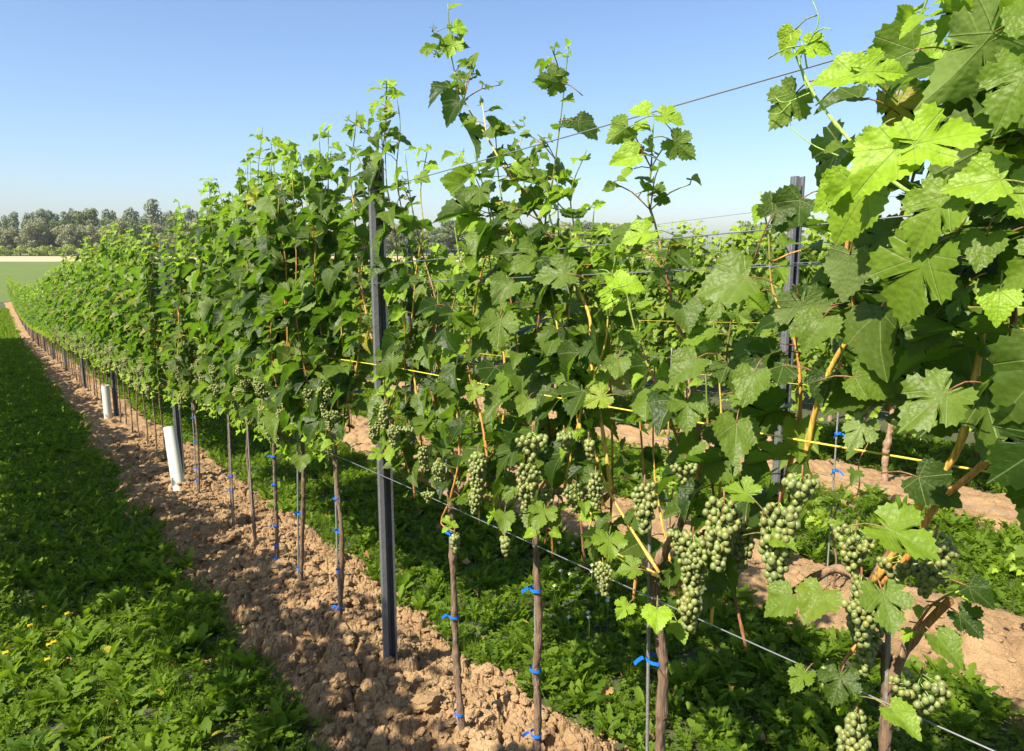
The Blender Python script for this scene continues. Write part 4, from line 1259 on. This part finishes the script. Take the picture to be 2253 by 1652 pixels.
def soil(c, label, near):
    if near:
        me = grid_mesh('soil_strip', np.arange(c - .60, c + .60, .0075), np.arange(-1.6, 3.6, .0075), soil_z(c, True), M_soil, False)
        o = in_row_frame(link('soil_strip', me)); tag(o, label, 'soil', kind='structure')
        me = grid_mesh('soil_strip', np.arange(c - .60, c + .605, .025), np.concatenate([[3.592], np.arange(3.61, 20, .025)]), soil_z(c, True), M_soil)
        o = in_row_frame(link('soil_strip', me)); tag(o, 'clod-strewn clay strip under the middle of the near row', 'soil', kind='structure')
        me = grid_mesh('soil_strip', np.arange(c - .60, c + .605, .06), np.arange(19.9, 68, .12), soil_z(c, False), M_soil)
        o = in_row_frame(link('soil_strip', me)); tag(o, 'far end of the clay strip under the near row', 'soil', kind='structure')
    else:
        me = grid_mesh('soil_strip', np.arange(c - .60, c + .605, .02), np.arange(-3.2, 9, .02), soil_z(c, True), M_soil)
        o = in_row_frame(link('soil_strip', me)); tag(o, label, 'soil', kind='structure')


soil(0.0, 'clod-strewn clay strip under the near row', True)
soil(2.0, 'pale sunlit clay strip under the second row', False)
soil(4.0, 'clay strip under the third row', False)

# loose clods on the strips
sv, sf = ico(2)
def clods(c, num, t0, t1, label, big=()):
    g = Geo(); zf = soil_z(c, True)
    a = c + np.clip(rng.normal(0, .24, num), -.44, .44); b = rng.uniform(t0, t1, num); zz = zf(a, b)
    r = .004 + .016 * rng.random(num) ** 3 + .020 * rng.random(num) * (rng.random(num) > .95)
    items = list(zip(a, b, zz, r)) + [(x, y, float(zf(np.array([x]), np.array([y]))[0]), q) for x, y, q in big]
    for x, y, z, q in items:
        s_, f_ = (sv, sf) if q > .016 else ICO1
        ph = rng.uniform(0, 6, 3)
        v = s_.copy()
        pl = unit(rng.normal(0, 1, (7, 3)))
        for k_ in pl:                                   # flat broken faces
            dd = v @ k_; cut = rng.uniform(.55, .85); v -= np.clip(dd - cut, 0, 9)[:, None] * k_
        v *= 1 + .10 * np.sin(v @ (ph * 2.2) * 3)[:, None]
        v += rng.normal(0, .035, v.shape)
        v *= np.array([rng.uniform(.8, 1.4), rng.uniform(.8, 1.3), rng.uniform(.55, .85)]) * q
        an = rng.uniform(0, 6.28); R = np.array([[math.cos(an), -math.sin(an), 0], [math.sin(an), math.cos(an), 0], [0, 0, 1]])
        g.add(v @ R.T + np.array([x, y, z + q * .18]), f_)
    o = in_row_frame(link('soil_clods', g.mesh('soil_clods', M_soil, False)))
    tag(o, label, 'clods', kind='stuff')


bigc = [(P(1110, 1600, 0)[0] + .12, -.92, .055), (-.02, -.35, .05), (.05, -.22, .045), (-.16, -.28, .04), (.12, -.45, .045), (-.2, .1, .035), (.1, .45, .04), (-.1, .7, .04), (-.28, -.1, .035), (.2, -.7, .035), (-.1, -.62, .045), (.02, -.68, .04), (.16, .9, .04), (-.05, 1.3, .045)]
clods(0, 9500, -1.5, 6.5, 'broken clay clods lying on the soil under the near row', bigc)
clods(2.0, 1500, -2.6, 4, 'small pale crumbs of clay under the second row')


# ------------------------------------------------------------------ weeds
def weed_leaf(kind, segs):
    """flat strip template (verts with x, y, z along y from 0 to 1)"""
    V = []; k = segs + 1
    for i in range(k):
        s_ = i / segs
        if kind == 'dandelion':
            w = .035 + .13 * math.sin(min(1, s_ * 1.05) * math.pi * .86) ** .8
            w *= (1.0 if i % 2 == 0 else .42) if 0 < i < segs else .3
            back = -.05 if i % 2 == 0 else .02
        elif kind == 'plantain':
            w = .02 + .17 * math.sin(max(0, (s_ - .18) / .82) * math.pi * .95) ** .8; back = 0
        else:
            w = .018 * (1 - s_ * .85); back = 0
        arch = .42 * s_ - .40 * s_ * s_
        V += [(-w, s_ + back, arch + w * .35), (0, s_, arch), (w, s_ + back, arch + w * .35)]
    F = []
    for i in range(segs):
        a = i * 3
        F += [(a, a + 1, a + 4), (a, a + 4, a + 3), (a + 1, a + 2, a + 5), (a + 1, a + 5, a + 4)]
    return np.array(V), np.array(F)


def plant(seed, n, kind, segs, up, rad=1.0):
    r = np.random.default_rng(seed); V0, F0 = weed_leaf(kind, segs); Vs, Fs, Ts = [], [], []
    for i in range(n):
        a = r.uniform(0, 6.283) if n < 4 else 6.283 * (i + r.uniform(-.3, .3)) / n * (1 + (i % 2) * .03)
        e = math.radians(r.uniform(*up)); L = r.uniform(.6, 1.0) * rad
        v = V0 * L * np.array([r.uniform(.8, 1.25), 1, 1])
        roll = r.normal(0, .5); c_, s_ = math.cos(roll), math.sin(roll)
        v = np.column_stack([v[:, 0] * c_ - v[:, 2] * s_, v[:, 1], v[:, 0] * s_ + v[:, 2] * c_])
        c_, s_ = math.cos(e), math.sin(e)
        v = np.column_stack([v[:, 0], v[:, 1] * c_ - v[:, 2] * s_, v[:, 1] * s_ + v[:, 2] * c_])
        c_, s_ = math.cos(a), math.sin(a)
        v = np.column_stack([v[:, 0] * c_ - v[:, 1] * s_, v[:, 0] * s_ + v[:, 1] * c_, v[:, 2]])
        v[:, :2] += r.normal(0, .05, 2)
        Fs.append(F0 + len(V0) * i); Vs.append(v); Ts.append(np.tile([r.random(), r.uniform(0, .35) * (r.random() < .3), 1.0 * (r.random() < .01)], (len(V0), 1)))
    return np.vstack(Vs), np.vstack(Fs), np.vstack(Ts)


def clover(seed, n=7):
    r = np.random.default_rng(seed); Vs, Fs, Ts = [], [], []; m = 0
    for i in range(n):
        x, y = r.normal(0, .35, 2); h = r.uniform(.25, .75); tilt = r.normal(0, .35, 2); rot = r.uniform(0, 6.28); s_ = r.uniform(.16, .26)
        for j in range(3):
            a = rot + j * 2.094; loc = []
            for q, w in ((0, 0), (.45, -.42), (.95, -.38), (1.05, 0), (.95, .38), (.45, .42)):
                px = math.cos(a) * q - math.sin(a) * w; py = math.sin(a) * q + math.cos(a) * w
                loc.append((x + px * s_, y + py * s_, h + (px * tilt[0] + py * tilt[1]) * s_ + .12 * s_ * abs(w)))
            Vs += loc; Fs += [(m, m + 1, m + 2), (m, m + 2, m + 3), (m, m + 3, m + 4), (m, m + 4, m + 5)]; Ts += [[r.random(), r.uniform(0, .3), 0]] * 6; m += 6
    return np.array(Vs), np.array(Fs), np.array(Ts)


PLD = [plant(i, 11, 'dandelion', 9, (22, 68)) for i in range(5)]
PLD_LO = [plant(20 + i, 8, 'dandelion', 5, (22, 68)) for i in range(4)]
PLP = [plant(40 + i, 6, 'plantain', 6, (25, 70)) for i in range(4)]
PLG = [plant(60 + i, 16, 'grass', 4, (45, 85)) for i in range(4)]
PLC = [clover(80 + i) for i in range(4)]


def scatter(g, pls, pts, size, tone=0.0):
    n = len(pts)
    if n == 0: return
    which = rng.integers(0, len(pls), n)
    for k_, (V, F, T) in enumerate(pls):
        idx = np.where(which == k_)[0]
        if len(idx) == 0: continue
        an = rng.uniform(0, 6.28, len(idx)); c_, s_ = np.cos(an)[:, None], np.sin(an)[:, None]; sz = size[idx][:, None]
        X = (V[None, :, 0] * c_ - V[None, :, 1] * s_) * sz + pts[idx, 0:1]
        Y = (V[None, :, 0] * s_ + V[None, :, 1] * c_) * sz + pts[idx, 1:2]
        Z = V[None, :, 2] * sz + pts[idx, 2:3]
        VV = np.stack([X, Y, Z], -1).reshape(-1, 3)
        FF = (F[None] + (np.arange(len(idx)) * len(V))[:, None, None]).reshape(-1, 3)
        TT = np.tile(T, (len(idx), 1)).copy()
        TT[:, 0] = np.clip(TT[:, 0] * .6 + np.repeat(rng.random(len(idx)), len(V)) * .4 + tone, 0, 1)
        g.add(VV, FF, None, TT)


def area(n0, n1, t0, t1, dens, soilc):
    m = int((n1 - n0) * (t1 - t0) * dens)
    a = rng.uniform(n0, n1, m); b = rng.uniform(t0, t1, m)
    keep = np.ones(m, bool)
    for c in soilc:
        u = a - c
        e = np.abs(u + .05 * (vnoise(b * 6, a * 6, 21) - .5) * 2) / np.where(u < 0, halfw(b), halfw(b + 50) * .95)
        keep &= (e > .93) | (rng.random(m) < np.where(e > .80, .22, .010))
    a, b = a[keep], b[keep]
    return np.stack([a, b, hbase(b) + lumps(a, b) - .01], 1)


def alley(n0, n1, t0, label, soilc, name='weeds', t1=60, far_only=False, dens=1.0, hi=1.0):
    g = Geo()
    if not far_only:
        for lo_, hi_, q in ((t0, 2.6, 1.0), (2.6, 6.0, .75)):
            pl = PLD if lo_ < 2 else PLD_LO
            p = area(n0, n1, lo_, hi_, 110 * q * dens, soilc); scatter(g, pl, p, (.045 + .10 * rng.random(len(p)) ** 1.6) * hi)
            p = area(n0, n1, lo_, hi_, 30 * q * dens, soilc); scatter(g, PLP, p, rng.uniform(.05, .12, len(p)) * hi)
            p = area(n0, n1, lo_, hi_, 480 * q * dens, soilc); scatter(g, PLC, p, rng.uniform(.03, .07, len(p)) * hi)
            p = area(n0, n1, lo_, hi_, 330 * q * dens, soilc); scatter(g, PLG, p, rng.uniform(.04, .11, len(p)) * hi)
    a0 = 6.0 if not far_only else t0
    for lo_, hi_, dn, sz in ((a0, 14, 130, .13), (14, 30, 60, .17), (30, t1, 24, .24)):
        if hi_ <= lo_: continue
        p = area(n0, n1, lo_, hi_, dn * dens, soilc); scatter(g, PLD_LO, p, rng.uniform(.6, 1.0, len(p)) * sz)
        p = area(n0, n1, lo_, hi_, dn * 2.2 * dens, soilc); scatter(g, PLC, p, rng.uniform(.5, .9, len(p)) * sz * .7)
    o = in_row_frame(link(name, g.mesh(name, M_weed)))
    tag(o, label, 'weeds', kind='stuff')


alley(-1.75, -.28, -1.9, 'shaded dandelion and clover cover on the left of the near row', (0.0,))
alley(.28, 1.72, -1.9, 'sunlit dandelion and clover cover between the near and the second row', (0.0, 2.0), t1=30)
alley(2.3, 3.72, -3.2, 'bright grass and weeds between the second and the third row', (2.0, 4.0), t1=20, dens=.8)
alley(4.3, 5.7, -4.0, 'weeds beyond the third row', (4.0,), t1=16, dens=.5)


# fallen leaves and bits of cane on the soil and in the weeds
lv = Leaves(); g = Geo(); zf = soil_z(0.0, True)
for _ in range(170):
    a_, b_ = rnd(-1.2, 1.5), rnd(-1.5, 6.0)
    z_ = float(zf(np.array([a_]), np.array([b_]))[0]) + (.015 if abs(a_) < .42 else .06)
    lv.add((a_, b_, z_), rvec(1) * np.array([1, 1, .3]), (rnd(-.5, .5), rnd(-.5, .5), 1), rnd(.02, .05), (rnd(0, 1), 0, 0), rnd(.4, 1.3), rnd(.3, 1.2))
lv.bake(g, T_MID)
M_dead = leaf_mat('dead_leaf', (.20, .095, .040), (.42, .26, .11), (.2, .1, .05), (.30, .19, .10), (.3, .15, .04), tw=.12, rough=.8, vein=False, spec=.1)
o = in_row_frame(link('leaf_litter', g.mesh('leaf_litter', M_dead))); tag(o, 'dry brown leaves scattered on the clay and among the weeds', 'dead leaves', kind='stuff')
g = Geo()
for _ in range(120):
    a_, b_ = rnd(-.46, .46), rnd(-1.5, 5); z_ = float(zf(np.array([a_]), np.array([b_]))[0]) + .012
    d_ = unit(rvec(1) * np.array([1, 1, .15])) * rnd(.02, .09); p0 = np.array([a_, b_, z_])
    V, F, uv = tube(smooth_path([p0, p0 + d_ * .5 + rvec(.004), p0 + d_], .01), rnd(.0008, .0022), 5); g.add(V, F, uv, np.array([.34, .24, .15]) * rnd(.6, 1.2))
o = in_row_frame(link('twig_litter', g.mesh('twig_litter', M_cane))); tag(o, 'short dry twigs lying between the clods', 'twigs', kind='stuff')


# small yellow flowers in the shaded grass, and white daisies behind the lower wire
def flower(px, py, off, h, r, colr, name, label, group, cat, mat):
    q = P(px, py, off)
    g_ = ray(px, py)
    rn = g_[0] * NX + g_[1] * NY
    # meet the ground instead of the row plane
    best = None
    for s_ in np.arange(.8, 9, .01):
        x, y, z = g_ * s_
        tt = x * DX + y * DY - ROWT; nn = x * NX + y * NY - ROWN
        if z + CAMH < float(hbase(tt)) + h: best = (nn, tt); break
    if best is None: return
    rt = root_at(name, best[0], best[1], float(hbase(best[1])))
    gs = Geo(); V, F, uv = tube(np.array([(0, 0, 0), (.004, .003, h * .6), (0, 0, h)]), .0012, 4); gs.add(V, F, uv, C_GREEN)
    link('stalk', gs.mesh('stalk', M_cane), rt)
    gp = Geo(); k = 12
    V = [(0, 0, h + .003)]; F = []
    for i_ in range(k):
        a = i_ * 6.283 / k
        for da, rr_ in ((-.2, .9), (0, 1), (.2, .9)): V.append((math.cos(a + da) * r * rr_, math.sin(a + da) * r * rr_, h + .003 * math.sin(a * 3)))
        b = 1 + i_ * 3; F += [(0, b, b + 1), (0, b + 1, b + 2)]
    gp.add(V, F); link('blossom', gp.mesh('blossom', mat), rt)
    if name == 'daisy':
        gc = Geo(); gc.add(ICO1[0] * np.array([.0045, .0045, .003]) + np.array([0, 0, h + .005]), ICO1[1]); link('flower_centre', gc.mesh('flower_centre', M_yel), rt)
    tag(rt, label, cat, group)


M_yel = simple('yellow_petals', (.75, .52, .01), .6)
M_wht = simple('white_petals', (.75, .75, .72), .6)
for px, py in ((70, 1322), (98, 1335), (148, 1350), (66, 1375), (118, 1412), (108, 1418), (104, 1450), (12, 1436)):
    flower(px, py, 0, .10, .012, None, 'dandelion_flower', 'small yellow flower on a thin stalk in the shaded weeds at the lower left', 'yellow flowers in the shaded weeds', 'flower', M_yel)
for j in range(26):
    flower(rnd(1210, 1345), rnd(1185, 1360), 0, .13, .011, None, 'daisy', 'small white daisy in the weeds behind the lower wire', 'white daisies behind the lower wire', 'daisy', M_wht)


# ------------------------------------------------------------------ fields and far trees (world x, y)
def field(name, y0, y1, x0, x1, mat, label, dz=0.0, k=60):
    xs = np.linspace(x0, x1, k); ys = np.linspace(y0, y1, k)
    A, B = np.meshgrid(xs, ys); tt = (A - P1[0]) * DX + (B - P1[1]) * DY
    Z = hbase(tt) - .05 + dz
    V = np.stack([A.ravel(), B.ravel(), Z.ravel()], 1); i_, j_ = np.meshgrid(np.arange(k - 1), np.arange(k - 1)); a = (j_ * k + i_).ravel()
    F = np.vstack([np.stack([a, a + 1, a + k + 1], 1), np.stack([a, a + k + 1, a + k], 1)])
    g = Geo(); g.add(V, F); o = link(name, g.mesh(name, mat)); tag(o, label, 'field', kind='structure')


field('ground', -60, 240, -300, 300, M_green_field, 'bright green crop field beyond the end of the rows', -.04, 160)
field('plowed_field', 240, 395, -700, 700, M_plowed, 'strip of dry ploughed soil before the far trees')
field('far_ground', 395, 6000, -6000, 6000, M_far_ground, 'meadow under and beyond the far trees')
bpy.data.objects['ground.001'].name = 'green_field'

M_crownA = leaf_mat('willow_crown', (0.15, 0.18, 0.07), (0.30, 0.33, 0.14), (.2, .24, .1), (.25, .27, .14), (.20, .24, .10), tw=.2, rough=.7, vein=False, spec=.2)
M_crownB = leaf_mat('oak_crown', (0.07, 0.12, 0.035), (0.16, 0.22, 0.07), (.14, .2, .06), (.14, .18, .08), (.16, .22, .06), tw=.2, rough=.7, vein=False, spec=.2)
M_crownC = leaf_mat('poplar_crown', (0.14, 0.18, 0.11), (0.21, 0.25, 0.16), (.14, .2, .06), (.18, .22, .13), (.16, .20, .09), tw=.2, rough=.7, vein=False, spec=.2)
M_crownD = leaf_mat('bush_crown', (0.20, 0.27, 0.05), (0.30, 0.38, 0.09), (.2, .28, .06), (.25, .33, .07), (.24, .32, .06), tw=.2, rough=.7, vein=False, spec=.2)
M_trunk = simple('tree_bark', (.12, .095, .07), .9, 0, .3, 4)


def tree_meshes(seed, kind):
    """unit tree: height 1"""
    r = np.random.default_rng(seed); g = Geo()
    if kind == 'poplar': blobs = [(r.normal(0, .03), r.normal(0, .03), z, .075 + .07 * math.sin(z * 3), .10) for z in np.linspace(.15, .93, 12)]
    elif kind == 'bush': blobs = [(r.normal(0, .28), r.normal(0, .28), r.uniform(.25, .7), .30, .26) for _ in range(7)]
    else:
        blobs = []
        for _ in range(24):
            a = r.uniform(0, 6.28); z = r.uniform(.16, .88); q = .42 * math.sin(min(1, (z + .06)) * math.pi * .92) ** .6 * math.sqrt(r.random())
            blobs.append((math.cos(a) * q, math.sin(a) * q, z, r.uniform(.09, .17), r.uniform(.08, .13)))
    nf = {'poplar': 130, 'bush': 130}.get(kind, 150)
    for bx, by, bz, br, bh in blobs:
        m = nf
        d = unit(r.normal(0, 1, (m, 3))); rad = .72 + .38 * r.random((m, 1))
        c = np.array([bx, by, bz]) + d * rad * np.array([br, br, bh])
        s_ = (.022 if kind != 'bush' else .05) * (.6 + r.random((m, 1)))
        nrm = unit(d + r.normal(0, .45, (m, 3))); a = unit(np.cross(nrm, r.normal(0, 1, (m, 3)))); b = np.cross(nrm, a)
        V = np.stack([c - a * s_, c + b * s_ * .7, c + a * s_, c - b * s_ * .7], 1).reshape(-1, 3)
        i4 = np.arange(m)[:, None] * 4
        F = np.vstack([i4 + np.array([[0, 1, 2]]), i4 + np.array([[0, 2, 3]])])
        tn = np.repeat(np.clip(r.random(m) * .5 + r.random() * .6, 0, 1), 4)
        g.add(V, F, None, np.stack([tn, np.zeros(4 * m), np.zeros(4 * m)], 1))
    gt = Geo(); V, F, uv = tube(smooth_path([(0, 0, -.02), (.01, .005, .25), (.0, .01, .55), (.01, 0, .8)], .1), np.linspace(.03, .008, 9)[:len(smooth_path([(0, 0, -.02), (.01, .005, .25), (.0, .01, .55), (.01, 0, .8)], .1))] if False else .018, 7); gt.add(V, F, uv)
    for _ in range(6 if kind not in ('poplar',) else 3):
        bx, by, bz, *_q = blobs[int(r.integers(len(blobs)))]
        V, F, uv = tube(np.array([(0, 0, max(.12, bz * .5)), (bx * .5, by * .5, bz * .8), (bx, by, bz)]), [.012, .008, .004], 5); gt.add(V, F, uv)
    cm = {'willow': M_crownA, 'oak': M_crownB, 'poplar': M_crownC, 'bush': M_crownD}[kind]
    return g.mesh('crown', cm), gt.mesh('trunk', M_trunk)


TREES = {k: [tree_meshes(900 + 10 * j + i, k) for i in range(nv)] for j, (k, nv) in enumerate((('willow', 4), ('oak', 4), ('poplar', 3), ('bush', 2)))}


def put_tree(kind, px, dist, h, w, label, group):
    """px: where it stands along the far edge of the fields; h and w in metres"""
    r = ray(px, 560); x = r[0] / r[1] * dist; y = dist
    tt = (x - P1[0]) * DX + (y - P1[1]) * DY
    cr, tr = TREES[kind][int(rng.integers(len(TREES[kind])))]
    name = {'willow': 'willow_tree', 'oak': 'broadleaf_tree', 'poplar': 'poplar_tree', 'bush': 'bush'}[kind]
    o = bpy.data.objects.new(name, None); col.objects.link(o); o.location = (x, y, float(hbase(tt)) - .1)
    ww = w / {'willow': .95, 'oak': .95, 'poplar': .26, 'bush': 1.15}[kind]
    o.scale = (ww, ww, h); o.rotation_euler = (0, 0, rnd(0, 6.28))
    link('crown', cr, o); link('trunk' if kind != 'bush' else 'stem', tr, o)
    tag(o, label, 'bush' if kind == 'bush' else 'tree', group)


put_tree('oak', 208, 425, 27, 24, 'tall dome-shaped tree rising above the tree line on the left', 'trees beyond the fields')
put_tree('poplar', 345, 430, 31, 8, 'tall dark poplar standing alone above the tree line', 'trees beyond the fields')
put_tree('oak', 1000, 410, 21, 22, 'rounded tree seen through the gap right of the near steel post', 'trees beyond the fields')
put_tree('oak', 1655, 150, 10, 9, 'dark treetop just left of the second-row post, over the far vines', 'trees beyond the fields')
for px in np.arange(-60, 480, 11):
    kd = 'willow' if rng.random() < .6 else 'oak'
    put_tree(kd, px + rnd(-6, 6), rnd(400, 425), rnd(13, 22), rnd(12, 17), {'willow': 'grey-green willow in the belt beyond the ploughed field', 'oak': 'darker broadleaf tree in the belt beyond the ploughed field'}[kd],
             {'willow': 'willows beyond the ploughed field', 'oak': 'broadleaf trees beyond the ploughed field'}[kd])
for px in np.arange(-50, 480, 12):
    if rng.random() < .75:
        put_tree('poplar', px + rnd(-6, 6), rnd(440, 470), rnd(23, 28), rnd(4, 6), 'slim hazy poplar behind the tree belt', 'poplars behind the tree belt')
for px in np.arange(480, 1420, 14):
    kd = 'willow' if rng.random() < .45 else 'oak'
    put_tree(kd, px + rnd(-6, 6), rnd(400, 430), rnd(13, 20), rnd(13, 18), {'willow': 'grey-green willow glimpsed through the near canopy', 'oak': 'broadleaf tree glimpsed through the near canopy'}[kd],
             {'willow': 'willows glimpsed through the canopy', 'oak': 'broadleaf trees glimpsed through the canopy'}[kd])
for px in (10, 47, 84, 108, 122, 165, 190, 214):
    put_tree('bush', px, 392, rnd(5, 7.5), rnd(7, 10), 'low yellow-green bush at the edge of the ploughed field', 'bushes at the edge of the ploughed field')


# ------------------------------------------------------------------ the air between here and the far trees
gh = Geo()
x0, x1, y0, y1, z0, z1 = -900, 900, -80, 800, -5.0, 40
Vb = [(x, y, z) for z in (z0, z1) for y in (y0, y1) for x in (x0, x1)]
Fb = [(0, 2, 3), (0, 3, 1), (4, 5, 7), (4, 7, 6), (0, 1, 5), (0, 5, 4), (2, 6, 7), (2, 7, 3), (0, 4, 6), (0, 6, 2), (1, 3, 7), (1, 7, 5)]
gh.add(Vb, Fb)
mh, nt, out = new_mat('haze_air')
pv = N(nt, 'ShaderNodeVolumePrincipled'); pv.inputs['Color'].default_value = (.93, .96, 1, 1); pv.inputs['Density'].default_value = 0.00009; pv.inputs['Anisotropy'].default_value = 0.0
nt.links.new(pv.outputs[0], out.inputs['Volume'])
oh = link('haze', gh.mesh('haze', mh, False)); tag(oh, 'thin summer haze fading the far trees', 'haze', kind='stuff')
